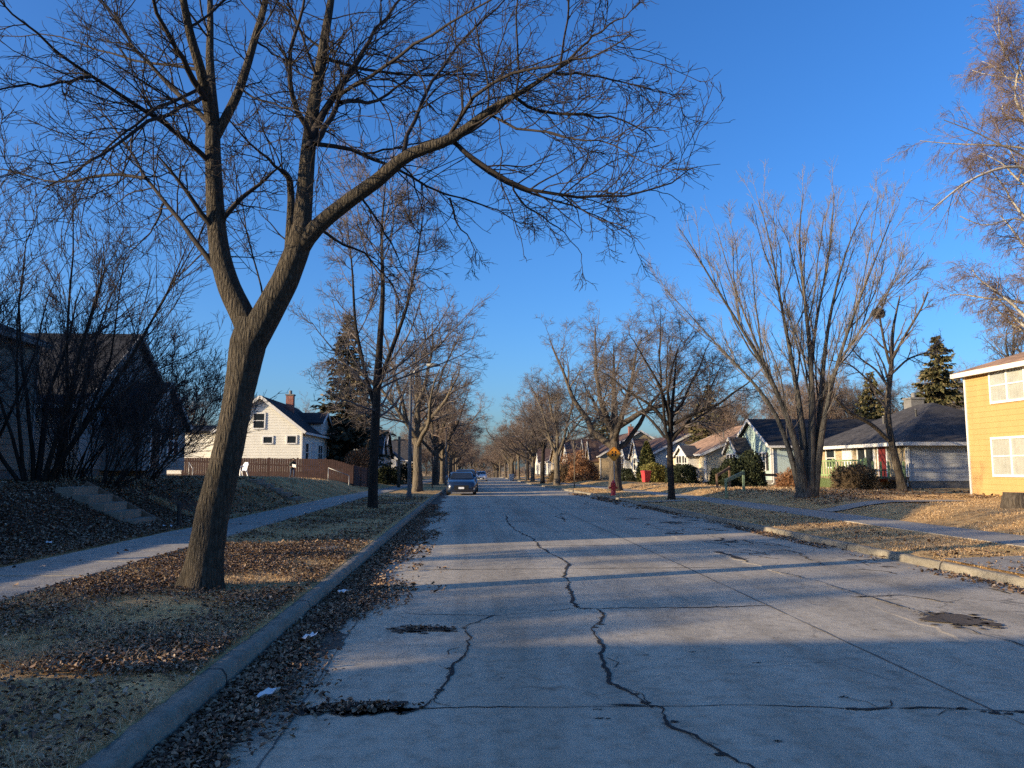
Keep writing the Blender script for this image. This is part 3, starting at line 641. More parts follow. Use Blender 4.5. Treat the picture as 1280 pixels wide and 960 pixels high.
# ---- the near tree, its limbs laid out from the photograph
DT = 9.7
def near_tree():
    r = np.random.default_rng(42)
    base = P(250, 722, DT); pm = DT/961.0
    def L(pts, w, dd0=0., dd1=0., K=14):
        n = len(pts); out = []
        for i, (x, y) in enumerate(pts):
            dd = dd0+(dd1-dd0)*i/(n-1)
            out.append(tuple(P(x, y, DT+dd)-base))
        rad = np.interp(np.linspace(0, 1, n), np.linspace(0, 1, len(w)), w)*pm/2
        return polyline(out, rad, K)
    tp = [(252, 735), (257, 700), (266, 640), (285, 560), (299, 490), (311, 430), (318, 400)]
    tw = [41, 39, 37, 36, 36, 42, 36]
    pts = [tuple(P(x, y, DT)-base) for x, y in tp]
    parts = [trunk_with_flare(pts, [w*pm/2 for w in tw], 44, 30, 3, 1.3)]
    for k, a in enumerate(()):      # roots running out into the soil
        rl = .33; c, s_ = math.cos(a), math.sin(a)
        pl, rr_ = polyline([(.12*c, .12*s_, .16), (.24*c, .24*s_, .06), (rl*c, rl*s_, .005), ((rl+.25)*c+.05, (rl+.25)*s_, -.07)], (.085, .065, .045, .025), 10); parts.append(tubes(pl, rr_, 9))
    big = [  # points, widths in photo pixels, depth offsets
        ([(318, 432), (304, 395), (287, 362), (276, 325), (271, 290), (268, 240), (266, 190), (266, 150)], (30, 31, 28, 26, 24, 22), 0, .5),
        ([(312, 432), (334, 392), (356, 352), (372, 312), (379, 285)], (38, 38, 35, 34), 0, -.25),
        ([(376, 305), (378, 275), (381, 240), (384, 200), (387, 170), (392, 130), (400, 90), (406, 45), (414, 0), (420, -60)], (25, 22, 20, 18, 16, 12, 8), -.2, .3),
        ([(374, 312), (384, 296), (400, 279), (422, 262), (450, 240), (470, 228), (488, 212), (502, 197), (520, 188), (545, 182), (570, 172), (590, 155), (607, 142), (625, 128), (647, 119), (682, 96), (709, 77), (740, 62)], (24, 20, 19, 18, 16, 15, 13, 11, 8, 5, 1.5), -.2, -1.4),
        ([(266, 160), (258, 118), (250, 85), (238, 45), (229, 0), (224, -40)], (17, 15, 13, 11, 8), .5, -.4),
        ([(268, 155), (264, 110), (262, 70), (263, 30), (262, -40)], (15, 13, 11, 8), .5, 1.5),
        ([(267, 176), (283, 146), (298, 116), (309, 82), (318, 50), (330, 10), (338, -30)], (13, 13, 12, 11, 9), .45, .9),
        ([(360, 352), (361, 315), (363, 278), (364, 248), (362, 222), (352, 213)], (12, 12, 11, 10, 8), -.2, .4),
    ]
    med = [
        ([(276, 346), (246, 305), (222, 270), (200, 247), (182, 223), (168, 195), (150, 170), (132, 145), (117, 130)], (9, 8, 7, 5, 3), .2, 1.8),
        ([(266, 206), (240, 181), (215, 160), (185, 141), (150, 118), (113, 96), (85, 76), (58, 55), (25, 25), (-10, -8)], (9, 8, 7, 6, 4), .4, -1.6),
        ([(263, 156), (233, 125), (206, 103), (185, 78), (165, 55), (145, 25), (122, -10)], (9, 8, 7, 6), .4, 1.6),
        ([(257, 124), (239, 95), (228, 72), (208, 40), (189, 0), (180, -30)], (11, 10, 9, 7), .3, -1.0),
        ([(259, 117), (240, 129), (220, 137), (192, 148), (165, 167), (137, 186), (118, 200), (100, 210), (75, 228), (51, 237)], (7, 6.5, 6, 5, 4, 3), .36, -2.2),
        ([(257, 108), (235, 118), (210, 128), (180, 146), (150, 170), (120, 195), (85, 218)], (6, 5.5, 5, 4, 3), .33, -1.5),
        ([(182, 223), (158, 220), (134, 216), (110, 222), (85, 232), (45, 223), (20, 215), (-15, 210)], (6, 6, 5, 4, 4), .8, 2.2),
        ([(113, 96), (80, 102), (45, 107), (0, 110), (-30, 118)], (5, 4, 3), -.9, -1.8),
        ([(252, 88), (230, 83), (205, 80), (170, 78), (130, 65), (95, 50), (50, 40), (0, 45)], (6, 5, 4, 3), .3, 2.4),
        ([(207, 250), (195, 280), (178, 300), (150, 330)], (4, 3, 2), .9, 1.6),
        ([(388, 172), (378, 150), (368, 128), (360, 105), (364, 70), (370, 40), (380, 0), (385, -30)], (10, 9, 8, 7, 5), -.1, -1.0),
        ([(386, 186), (402, 146), (416, 122), (430, 102), (437, 85), (455, 62), (469, 37), (490, 14), (508, -10)], (13, 12, 11, 10, 8, 7), -.1, 1.0),
        ([(394, 180), (412, 150), (425, 130), (430, 112), (426, 88), (420, 70)], (10, 9, 8, 6), -.1, .4),
        ([(426, 128), (440, 126), (457, 130), (480, 124), (502, 105), (525, 90), (550, 70)], (7, 7, 6, 5, 4), -.1, 1.8),
        ([(420, 122), (437, 112), (457, 101), (487, 79), (520, 58), (551, 34), (590, 12), (630, -10)], (7, 6, 6, 5, 4), .2, -1.8),
        ([(395, 180), (410, 182), (430, 184), (457, 193), (480, 205), (502, 214), (532, 232), (562, 247), (590, 250), (620, 262), (645, 277)], (7, 7, 6, 5, 4, 3), -.1, 1.6),
        ([(455, 192), (500, 184), (540, 176), (580, 165)], (4, 3, 2), .2, 1.0),
        ([(562, 247), (570, 277), (589, 300), (596, 330)], (4, 3, 2), 1.0, 1.4),
        ([(505, 190), (510, 165), (517, 150), (536, 109), (562, 67), (592, 36), (626, 7), (650, -25)], (7, 6, 6, 5, 4), -.6, .8),
        ([(556, 178), (565, 158), (577, 135), (607, 109), (645, 90), (679, 79), (720, 80), (760, 60), (790, 42)], (6, 6, 5, 4, 3), -.7, -2.4),
        ([(566, 176), (580, 188), (600, 202), (630, 221), (664, 240), (705, 246), (757, 247), (814, 240), (845, 228), (862, 212)], (7, 7, 6, 6, 5, 4, 3), -.8, -1.0),
        ([(575, 186), (600, 206), (630, 227), (660, 243), (700, 252), (730, 262), (760, 275), (790, 290)], (5, 5, 4, 3, 2), -.7, .4),
        ([(644, 122), (660, 133), (682, 142), (720, 144), (750, 146), (780, 148), (800, 160), (820, 178)], (5, 5, 4, 3), -1.1, -.2),
        ([(610, 142), (628, 152), (645, 161), (680, 166), (720, 172), (750, 178), (780, 184), (800, 200)], (4, 4, 3, 2), -.9, -2.6),
        ([(690, 90), (730, 92), (770, 100), (810, 112), (850, 122)], (4, 3, 2), -1.3, -.6),
        ([(709, 77), (740, 45), (775, 22), (805, 0)], (4, 3, 2), -1.4, -2.2),
        ([(640, 225), (650, 250), (672, 268), (700, 285), (730, 318)], (3, 3, 2), -.8, -.2),
        ([(395, 282), (420, 300), (440, 308), (470, 330), (492, 360), (500, 385)], (5, 4, 3), -.2, 1.0),
        ([(448, 240), (462, 262), (480, 290), (505, 335), (520, 360)], (4, 3, 2), -.3, .8),
        ([(362, 225), (345, 207), (325, 190), (300, 165), (280, 140)], (6, 5, 4, 3), .2, -1.6),
        ([(330, 380), (310, 300), (300, 240), (292, 200)], (3, 3, 2), .3, 2.0),
        ([(402, 72), (440, 85), (480, 90), (530, 95), (580, 90), (630, 100), (680, 120)], (6, 5, 4, 3), 0, 2.4),
        ([(318, 50), (345, 70), (372, 85), (395, 95)], (4, 3, 3), .9, 1.9),
        ([(300, 110), (320, 125), (345, 130), (380, 140), (420, 165)], (4, 3, 2), .6, -2.0),
    ]
    PA, RA = [], []
    for p, w, a, b in big:
        pl, rl = L(p, w, a, b, 24); rl = rl*np.linspace(1, .84, 24)[None]; parts.append(tubes(pl, rl, 14)); PA.append(pl[:, ::2]); RA.append(rl[:, ::2])
    tips = []
    mp, mr = [], []
    for p, w, a, b in med:
        pl, rl = L(p, w, a, b, 12)
        pl = pl+np.concatenate([np.zeros((1, 1, 3)), r.normal(0, .012, (1, 11, 3))], 1)
        mp.append(pl); mr.append(np.maximum(rl*.86*np.linspace(1, .5, 12)[None], .0045))
    MP = np.concatenate(mp); MR = np.concatenate(mr)
    BP = np.concatenate(PA); BR = np.concatenate(RA)
    crown = [tubes(MP, MR, 7)]
    # new limbs that leave towards and away from the street, in the depth of the crown
    X1, XR1 = grow(r, BP[[0, 2, 3, 4, 5, 6]], BR[[0, 2, 3, 4, 5, 6]], 3, .45, .95, 35, 65, .55, 12, .06, .07, .34, .012, lmin=1.2, lmax=2.6)
    A = np.concatenate([MP, X1]); AR = np.concatenate([MR, XR1]); crown.append(tubes(X1, XR1, 6))
    Ln = np.linalg.norm(np.diff(A, axis=1), axis=2).sum(1)
    P2, R2 = grow(r, A, AR, np.clip((Ln*6.2).astype(int), 4, 26), .08, 1, 22, 65, .42, 9, .02, .14, .5, .0048, lmin=.4, lmax=1.45, shrink=.3, rcap=.011)
    Lb = np.linalg.norm(np.diff(BP, axis=1), axis=2).sum(1)
    P2b, R2b = grow(r, BP[2:], BR[2:], np.clip((Lb[2:]*2.6).astype(int), 2, 12), .25, 1, 40, 80, .3, 9, .03, .15, .2, .0052, lmin=.5, lmax=1.3, shrink=.2, rcap=.015)
    P2 = np.concatenate([P2, P2b]); R2 = np.concatenate([R2, R2b])
    P3, R3 = grow(r, P2, R2, 5.5, .1, 1, 25, 62, .48, 6, .02, .18, .62, .0038, lmin=.2, lmax=.75, rcap=.0065)
    P4, R4 = grow(r, P3, R3, 2.8, .15, 1, 28, 68, .5, 4, .03, .18, .7, .0032, lmin=.1, lmax=.32)
    crown += [tubes(P2, R2, 5), tubes(P3, R3, 4), tubes(P4, R4, 3)]
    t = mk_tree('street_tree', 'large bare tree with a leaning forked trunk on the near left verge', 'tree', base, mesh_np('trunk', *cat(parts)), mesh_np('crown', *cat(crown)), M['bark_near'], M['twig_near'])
    return t
near_tree()

# ---- street trees: seven meshes used again with other turns and sizes
TV = [rounded_tree(101, 12.5, .25, .18, 10, (18, 74), trop=.05, limb_ratio=.56), rounded_tree(102, 12, .22, .26, 7, (26, 72), trop=.04), rounded_tree(103, 11, .28, .2, 7, (20, 66)),
      rounded_tree(104, 12, .2, .34, 7, (30, 80), trop=.05, twist=.17, limb_ratio=.66), rounded_tree(105, 9, .32, .12, 9, (18, 66), limb_ratio=.52), rounded_tree(106, 11.5, .2, .24, 7, (24, 72), twist=.14)]
def leader_tree(seed, H=13, r0=.17):
    r = np.random.default_rng(seed)
    A, AR = polyline([(0, 0, -.2), (.02, 0, 2), (.1, 0, 5), (.25, .1, 8), (.15, .2, 10.5), (.3, .1, H)], [r0*1.05, r0, r0*.85, r0*.5, r0*.3, .015], 22)
    B, BR = polyline([(.08, 0, 4.3), (.5, -.1, 5.6), (1.1, -.2, 7.4), (1.5, -.1, 9.4), (1.75, 0, 11.6)], [.1, .085, .06, .04, .012], 22)
    C_, CR = polyline([(.05, 0, 3.6), (-.35, .2, 5.0), (-.75, .3, 6.8), (-.9, .4, 9), (-1.15, .4, 11)], [.09, .075, .055, .035, .012], 22)
    T = np.concatenate([A, B, C_]); TR = np.concatenate([AR, BR, CR])
    trunk = cat([trunk_with_flare([(0, 0, -.2), (.02, 0, 2), (.1, 0, 5), (.25, .1, 8), (.15, .2, 10.5), (.3, .1, H)], [r0*1.05, r0, r0*.85, r0*.5, r0*.3, .015], 30, 14, seed, 1.4), tubes(T[1:], TR[1:], 9)])
    P1, R1 = grow(r, T, TR, np.array([17, 13, 13]), .26, .96, 32, 72, .34, 10, .075, .09, .42, .016, lmin=1.4, lmax=4.2, shrink=.45, rcap=.042)
    low, lowR = grow(r, A, AR, np.array([6]), .26, .36, 62, 84, .34, 10, .05, .09, .36, .016, lmin=3, lmax=4.4, shrink=.1, rcap=.045)
    P1 = np.concatenate([P1, low]); R1 = np.concatenate([R1, lowR])
    P2, R2 = grow(r, P1, R1, 9, .1, 1, 26, 58, .45, 7, .05, .12, .55, .009, lmin=.5, lmax=1.7, shrink=.4, rcap=.018)
    P3, R3 = grow(r, P2, R2, 6, .08, 1, 26, 60, .5, 5, .03, .14, .65, .0068, lmin=.3, lmax=.9, rcap=.011)
    P4, R4 = grow(r, P3, R3, 3, .08, 1, 26, 64, .55, 3, .02, .16, .75, .0055, lmin=.2, lmax=.5)
    return mesh_np('trunk', *trunk), mesh_np('crown', *cat([tubes(P1, R1, 6), tubes(P2, R2, 4), tubes(P3, R3, 3), tubes(P4, R4, 3)]))
TV.append(leader_tree(131)); TV.append(leader_tree(137, 12.5, .2))
def street_tree(v, x, y, s, rz, label, group=None, mt='bark', mc='twig', name='street_tree'):
    o = thing(name, label, 'tree', (x, y, gzf(x, y)-.02), rz, group); o.scale = (s, s, s)
    for nm, me, m in (('trunk', TV[v][0], M[mt]), ('crown', TV[v][1], M[mc])):
        if len(me.materials) == 0: me.materials.append(m)
        c = bpy.data.objects.new(nm, me); COL.objects.link(c); c.parent = o
        c.material_slots[0].link = 'OBJECT'; c.material_slots[0].material = m
    return o
street_tree(6, -3.5, 28.6, 1.0, .2, 'slender bare tree on the left verge, first behind the large forked one', mt='bark_dark', mc='twig')
street_tree(5, -3.35, 51, 1.3, 2.1, 'stout bare tree with a sunlit trunk between grey lamp post and dark parked car', mt='bark_pale', mc='twig')
street_tree(0, 9.25, 35, .86, 1.2, 'slim dark-trunked bare tree on the right verge in front of cream house', mt='bark_dark', mc='twig')
street_tree(3, 9.6, 50.5, 1.22, 3.9, 'wide-spreading bare tree behind the orange diamond sign', mt='bark', mc='twig')
street_tree(5, 8.8, 77, 1.25, 5.0, 'pale bare tree with a twin leader on right verge, left of the young sapling', mt='bark_pale', mc='twig')
street_tree(2, 8.6, 90, 1.25, .9, 'dark-trunked bare tree beside the pale twin-leader tree, nearer to far lamp post', mt='bark_dark', mc='twig_red')
G1 = 'far avenue trees'
for i, y in enumerate((80, 92, 106, 121, 137, 154, 172, 192, 214, 240, 270)):
    street_tree((1, 5, 3, 2)[i % 4], -3.4+.3*math.sin(i*2.1), y, 1.22+.12*math.sin(i*3.7), i*1.3, 'bare street tree in the far avenue down the road', G1, ('bark', 'bark_pale')[i % 2], ('twig_red', 'twig')[i % 3 == 1])
for i, y in enumerate((105, 119, 133, 150, 168, 188, 210, 236, 266)):
    street_tree((5, 1, 2, 3)[i % 4], 8.7+.3*math.sin(i*1.7), y, 1.15+.1*math.sin(i*2.7), i*1.9+.5, 'bare street tree in the far avenue down the road', G1, ('bark_pale', 'bark')[i % 2], ('twig_red', 'twig')[i % 3 == 0])
G2 = 'bare trees behind the houses'
def backs(lst, label):
    for v, x, y, s, rz, mc in lst:
        street_tree(v, x, y, s, rz, label, G2, 'bark', mc, 'bare_tree')
backs([(5, 30, 64, 1.0, .2, 'twig_red'), (2, 36, 72, 1.05, 1.9, 'twig'), (1, 27, 80, .95, 3.1, 'twig_red'), (3, 33, 90, 1.0, 4.4, 'twig_red'), (5, 45, 66, 1.0, 5.2, 'twig'),
       (2, 29, 102, 1.05, .7, 'twig_red'), (1, 52, 80, 1.1, 2.7, 'twig_red'), (0, 42, 52, .9, 2.2, 'twig'), (2, 50, 58, 1.0, 1.1, 'twig_red'), (5, 24.5, 73, .95, 1.3, 'twig_red'), (3, 40, 64, 1.0, 5.0, 'twig_red'), (5, 34, 66, .95, 2.2, 'twig'), (2, 31, 72, 1.1, 3.6, 'twig_red'), (1, 39.5, 74, 1.1, 1.6, 'twig'), (5, 46, 72, 1.1, 4.1, 'twig_red'), (3, 28, 92, 1.15, 2.4, 'twig'), (2, 38, 84, 1.15, .1, 'twig_red'), (0, 37, 47, .8, 3.0, 'twig'), (2, 42, 45, .85, 1.0, 'twig_red'), (5, 38, 110, 1.1, 3.3, 'twig')],
      'bare tree standing behind the right-hand houses')
backs([(2, -30, 72, 1.0, .8, 'twig_red'), (5, -36, 84, 1.05, 2.0, 'twig'), (3, -27, 96, .9, 1.4, 'twig_red'), (1, -42, 68, .95, 5.1, 'twig_red'), (0, -24, 110, 1.0, 3.2, 'twig_red'), (2, -21, 80, .75, .3, 'twig_red'), (5, -25, 70, .9, 2.2, 'twig'), (2, -30, 60, .85, 4.2, 'twig'), (1, -38, 57, .9, 1.2, 'twig_red')],
      'bare tree standing behind the left-hand houses')
backs([(4, -19, 7.6, .8, .3, 'twig'), (4, -25, -.4, .7, 4.3, 'twig'), (0, -38, -3.4, .75, 1.0, 'twig')], 'unseen bare tree added left of the near road to dapple it with shade')  # trees outside the view, added so their twigs streak the near road with shade
for i in range(44):                                  # the close of the avenue, far away
    x = -75+3.6*i+2*math.sin(i*5.1); y = 262+26*math.sin(i*2.3)+(60 if abs(x-4) < 8 else 0)
    street_tree((5, 2, 1, 3)[i % 4], x, y, 1.5+.2*math.sin(i), i*1.1, 'bare tree in the distant wood closing the street', 'distant trees', 'bark_pale', 'twig_red', 'bare_tree')

# ---- vase-shaped clump tree on the right lawn
def vase_tree():
    r = np.random.default_rng(77); D0 = 29.5; base = P(1003, 622, D0); pm = D0/961
    def L(pts, w, d1, K=16):
        out = [tuple(P(x, y, D0+d1*(i/(len(pts)-1)))-base) for i, (x, y) in enumerate(pts)]
        return polyline(out, np.interp(np.linspace(0, 1, len(pts)), np.linspace(0, 1, len(w)), w)*pm/2, K)
    ls = [([(1006, 626), (1000, 575), (985, 520), (962, 470), (930, 415), (895, 360), (860, 300), (832, 262)], (22, 16, 12, 9, 6, 3), -1.5),
          ([(1010, 626), (1006, 570), (1000, 510), (990, 450), (978, 390), (968, 330), (955, 270), (940, 225)], (24, 18, 13, 9, 6, 3), 1.0),
          ([(1014, 626), (1014, 570), (1016, 500), (1012, 430), (1004, 360), (998, 300), (1002, 250), (1010, 215)], (22, 17, 13, 9, 6, 3), -.5),
          ([(1018, 626), (1022, 560), (1026, 500), (1030, 440), (1040, 380), (1055, 320), (1075, 270), (1098, 228)], (20, 16, 12, 9, 6, 3), .8),
          ([(1018, 626), (1024, 565), (1032, 510), (1046, 455), (1068, 390), (1092, 330), (1115, 270), (1130, 235)], (18, 14, 11, 8, 5, 3), -1.2),
          ([(1002, 626), (990, 570), (968, 510), (935, 470), (895, 430), (855, 385), (815, 345)], (16, 13, 10, 7, 4, 2), 1.2),
          ([(1016, 560), (1012, 480), (1020, 400), (1035, 330), (1040, 270), (1045, 225)], (12, 10, 7, 5, 3), 1.6),
          ([(1026, 500), (1050, 450), (1085, 400), (1120, 350), (1140, 310)], (8, 6, 4, 2), -2.0),
          ([(996, 560), (975, 500), (950, 440), (925, 380), (905, 320), (892, 270)], (9, 7, 5, 3), .4)]
    PP, RR = zip(*[L(*l) for l in ls]); PP = np.concatenate(PP); RR = np.concatenate(RR)*np.linspace(.58, .3, 16)[None]; PP = np.stack([np.stack([np.interp(np.linspace(0, .93, 16), np.linspace(0, 1, 16), PP[b, :, i]) for i in range(3)], -1) for b in range(len(PP))])
    trunk = cat([tubes(PP, RR, 9), trunk_with_flare([(.1, .1, -.3), (.2, .1, .4), (.28, .1, .9)], [.42, .3, .15], 12, 16, 5, 1.25)])
    X1, XR = grow(r, PP, RR, 5, .2, .72, 11, 24, .5, 16, .05, .05, .55, .014, lmin=2.4, lmax=4.6, rcap=.035)
    trunk = cat([trunk, tubes(X1, XR, 6)])
    PP = np.concatenate([PP, X1]); RR = np.concatenate([RR, XR])
    Lv = np.linalg.norm(np.diff(PP, axis=1), axis=2).sum(1)
    P2, R2 = grow(r, PP, RR, np.clip((Lv*1.45).astype(int), 3, 18), .18, .97, 10, 30, .32, 9, .06, .06, .5, .0085, lmin=.7, lmax=2.1, rcap=.022, shrink=.35)
    P3, R3 = grow(r, P2, R2, 7, .05, .95, 16, 42, .38, 6, .06, .1, .6, .0055, lmin=.5, lmax=1.1, rcap=.01)
    P4, R4 = grow(r, P3, R3, 2.6, .1, 1, 16, 45, .5, 3, .04, .1, .7, .005, lmin=.25, lmax=.5)
    mk_tree('vase_shaped_tree', 'multi-stemmed bare tree fanning out like a vase on right lawn', 'tree', base, mesh_np('trunk', *trunk), mesh_np('crown', *cat([tubes(P2, R2, 5), tubes(P3, R3, 3), tubes(P4, R4, 3)])), M['bark_grey'], M['twig_pale'])
vase_tree()

# ---- small tree with a nest in front of the grey bungalow
def nest_tree():
    r = np.random.default_rng(78); D0 = 35.5; base = P(1128, 612, D0); pm = D0/961
    def L(pts, w, d1, K=14):
        out = [tuple(P(x, y, D0+d1*(i/(len(pts)-1)))-base) for i, (x, y) in enumerate(pts)]
        return polyline(out, np.interp(np.linspace(0, 1, len(pts)), np.linspace(0, 1, len(w)), w)*pm/2, K)
    ls = [([(1130, 616), (1122, 585), (1112, 545), (1108, 510), (1111, 480), (1116, 455), (1114, 425), (1118, 400), (1125, 370)], (18, 15, 13, 12, 10, 8, 5, 3), .5),
          ([(1110, 550), (1090, 530), (1065, 518), (1045, 500), (1030, 478), (1022, 460)], (9, 8, 6, 4, 3), -1.5),
          ([(1112, 455), (1106, 432), (1102, 410), (1099, 394), (1108, 372)], (6, 5, 4, 3), .3),
          ([(1115, 450), (1128, 425), (1140, 405), (1152, 385), (1160, 365)], (6, 5, 4, 3), -.6),
          ([(1108, 480), (1095, 462), (1075, 448), (1060, 430)], (5, 4, 3, 2), .8),
          ([(1112, 470), (1135, 448), (1160, 440), (1180, 425)], (5, 4, 3, 2), .9),
          ([(1104, 495), (1080, 470), (1062, 455), (1035, 450)], (4, 3, 2), -1.0)]
    PP, RR = zip(*[L(*l) for l in ls]); PP = np.concatenate(PP); RR = np.concatenate(RR)*.62
    P2, R2 = grow(r, PP, RR, 11, .3, 1, 25, 60, .38, 7, .06, .12, .5, .01, lmin=.5, lmax=2)
    P3, R3 = grow(r, P2, R2, 5, .15, 1, 25, 60, .5, 5, .04, .14, .6, .008, lmin=.3)
    P4, R4 = grow(r, P3, R3, 3, .1, 1, 25, 60, .5, 3, .03, .14, .7, .0065, lmin=.2)
    mk_tree('garden_tree', 'small crooked bare tree with a nest in front of the grey bungalow', 'tree', base, mesh_np('trunk', *cat([tubes(PP, RR, 9), trunk_with_flare([(.05, 0, -.3), (0, 0, .2), (-.1, 0, .7)], [.28, .23, .19], 8, 12, 6, 1.3)])),
            mesh_np('crown', *cat([tubes(P2, R2, 5), tubes(P3, R3, 3), tubes(P4, R4, 3)])), M['bark'], M['twig'])
    # twig nest
    c = P(1098, 392, D0+.2); n = 420
    d = nrm(r.normal(0, 1, (n, 3))); d[:, 2] *= .55; ctr = d*r.uniform(.12, .3, (n, 1)); t = nrm(np.cross(d, r.normal(0, 1, (n, 3))))
    ln = r.uniform(.1, .26, (n, 1)); seg = np.stack([ctr-t*ln, ctr+t*ln], 1)
    o = link('bird_nest', mesh_np('bird_nest', *tubes(seg, np.full((n, 2), .012), 3)), M['twig_dark']); o.location = c
    tag(o, 'dark twig nest high in the small crooked tree', 'nest')
nest_tree()

# ---- birch at the right edge, hanging twigs
def birch():
    r = np.random.default_rng(79); D0 = 23.5; x0 = 18.6; base = Vector((x0, D0, gzf(x0, D0)-.05))
    PP, RR = polyline([(0, 0, -.2), (.05, 0, 3), (-.15, .1, 6), (.1, 0, 9), (-.1, .1, 12), (0, 0, 15)], [.24, .2, .16, .12, .08, .03], 20)
    L1, LR1 = grow(r, PP, RR, np.array([26]), .32, .97, 35, 68, .26, 12, .05, .09, .38, .015, lmin=2.2, lmax=4.4, shrink=.45, bias=(-.5, 0, 0))
    # a few of the limbs seen in the photo
    def lim(pts, w, d0, d1):
        out = [tuple(P(a, b, D0+d0+(d1-d0)*i/(len(pts)-1))-base) for i, (a, b) in enumerate(pts)]
        return polyline(out, np.array(w)*.55*D0/961/2, 12)
    ex = [lim([(1345, 240), (1300, 215), (1270, 205), (1235, 214), (1205, 229), (1185, 245), (1165, 262)], (10, 8, 7, 6, 5, 4, 3), 0, -.6),
          lim([(1340, 200), (1300, 190), (1265, 182), (1225, 181), (1190, 180), (1150, 176)], (9, 7, 5, 4, 3, 2), 0, .8),
          lim([(1335, 170), (1285, 152), (1275, 140), (1266, 118), (1272, 90), (1285, 60)], (10, 8, 7, 6, 4, 3), 0, 0),
          lim([(1285, 152), (1262, 148), (1252, 141), (1254, 130)], (6, 5, 4, 3), 0, .2),
          lim([(1340, 230), (1290, 200), (1245, 178), (1220, 165), (1180, 150)], (8, 5, 4, 3, 2), 0, -1),
          lim([(1345, 320), (1310, 290), (1270, 270), (1230, 285), (1200, 270)], (8, 6, 4, 3, 2), 0, .5)]
    E = np.concatenate([e[0] for e in ex]); ER = np.concatenate([e[1] for e in ex])
    A = np.concatenate([L1, E]); AR = np.concatenate([LR1, ER])
    trunk = cat([trunk_with_flare([tuple(p) for p in PP[0]], list(RR[0]), 24, 14, 9, 1.3), tubes(A, AR, 7)])
    P2, R2 = grow(r, A, AR, 17, .15, 1, 25, 65, .42, 7, -.02, .12, .4, .0062, lmin=.6, lmax=2.1, rcap=.014)
    P3, R3 = grow(r, P2, R2, 8, .1, 1, 25, 60, .55, 6, -.12, .1, .6, .0048, lmin=.4, lmax=1.1)
    P4, R4 = grow(r, P3, R3, 3.5, .1, 1, 20, 50, .5, 4, -.14, .1, .7, .004, lmin=.2)
    mk_tree('birch_tree', 'white-limbed birch with drooping twigs at the right edge', 'tree', base, mesh_np('trunk', *trunk), mesh_np('crown', *cat([tubes(P2, R2, 4), tubes(P3, R3, 3), tubes(P4, R4, 3)])), M['birch'], M['twig_red'])
birch()
backs([(3, 31.5, 40, 1.05, 2.4, 'twig')], 'dark bare tree leaning out from behind the yellow house')

# ---- saplings
def sapling(x, y, h, label, seed, mt='bark_pale'):
    r = np.random.default_rng(seed)
    PP, RR = polyline([(0, 0, 0), (.02, 0, h*.4), (-.03, 0, h*.7), (.02, 0, h)], [.05, .045, .03, .01], 12)
    P2, R2 = grow(r, PP, RR, np.array([22]), .35, .98, 25, 50, .3, 6, .08, .08, .5, .008, lmin=.4)
    P3, R3 = grow(r, P2, R2, 5, .2, 1, 20, 50, .5, 4, .05, .1, .6, .007, lmin=.2)
    mk_tree('sapling', label, 'young tree', (x, y, gzf(x, y)), mesh_np('trunk', *tubes(PP, RR, 7)), mesh_np('crown', *cat([tubes(P2, R2, 3), tubes(P3, R3, 3)])), M[mt], M['twig'])
sapling(8.5, 62, 5.2, 'thin young sapling with a pale stem on the right verge', 5)
sapling(-2.9, 62, 4.6, 'thin young sapling on the left verge close to the parked dark car', 6, 'bark')

# ---- multi-stemmed shrubs and thicket in front of the dark houses on the left
def stem_shrub(name, label, x, y, seed, H, n, sp, mt, mc, lean=(0, 0), k2=9, rs=.05, group=None, rmin=.007):
    r = np.random.default_rng(seed); K = 10; PP = np.zeros((n, K, 3)); a = r.uniform(0, 2*PI, n); an = np.radians(r.uniform(*sp, n))
    d = np.stack([np.cos(a)*np.sin(an)+lean[0], np.sin(a)*np.sin(an)+lean[1], np.cos(an)], -1); d = nrm(d)
    PP[:, 0] = np.stack([np.cos(a)*r.uniform(.05, .45, n), np.sin(a)*r.uniform(.05, .45, n), np.full(n, -.1)], -1); L = H*r.uniform(.65, 1.05, n)
    for k in range(1, K):
        d = nrm(d+np.array([lean[0]*.04, 0, .05])+r.normal(0, .08, (n, 3))); PP[:, k] = PP[:, k-1]+d*(L/(K-1))[:, None]
    RR = np.linspace(1, .15, K)[None]*(rs*r.uniform(.6, 1.2, n))[:, None]
    P2, R2 = grow(r, PP, RR, k2, .2, 1, 18, 45, .42, 7, .07, .1, .5, rmin*1.2, lmin=.5)
    P3, R3 = grow(r, P2, R2, 6, .1, 1, 20, 50, .5, 5, .06, .1, .6, rmin, lmin=.3)
    P4, R4 = grow(r, P3, R3, 3, .1, 1, 20, 50, .5, 3, .04, .1, .7, rmin*.8, lmin=.2)
    t = thing(name, label, 'shrub' if 'shrub' in name else 'tree', (x, y, gzf(x, y)), 0, group)
    link('stem' if 'shrub' in name else 'trunk', mesh_np('stem', *tubes(PP, RR, 6)), M[mt], t); link('crown', mesh_np('crown', *cat([tubes(P2, R2, 4), tubes(P3, R3, 3), tubes(P4, R4, 3)])), M[mc], t)
    return t
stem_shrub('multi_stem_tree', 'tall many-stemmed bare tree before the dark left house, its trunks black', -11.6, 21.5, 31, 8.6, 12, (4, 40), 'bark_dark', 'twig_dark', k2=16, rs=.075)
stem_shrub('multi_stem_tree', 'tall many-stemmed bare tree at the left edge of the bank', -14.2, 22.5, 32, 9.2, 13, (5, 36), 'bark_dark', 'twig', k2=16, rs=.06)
stem_shrub('thicket_shrub', 'dense dark bare shrub arching to the right on top of the bank', -9.9, 21.8, 33, 4.6, 30, (10, 62), 'bark_dark', 'twig_dark', (.35, 0), 7, .02)
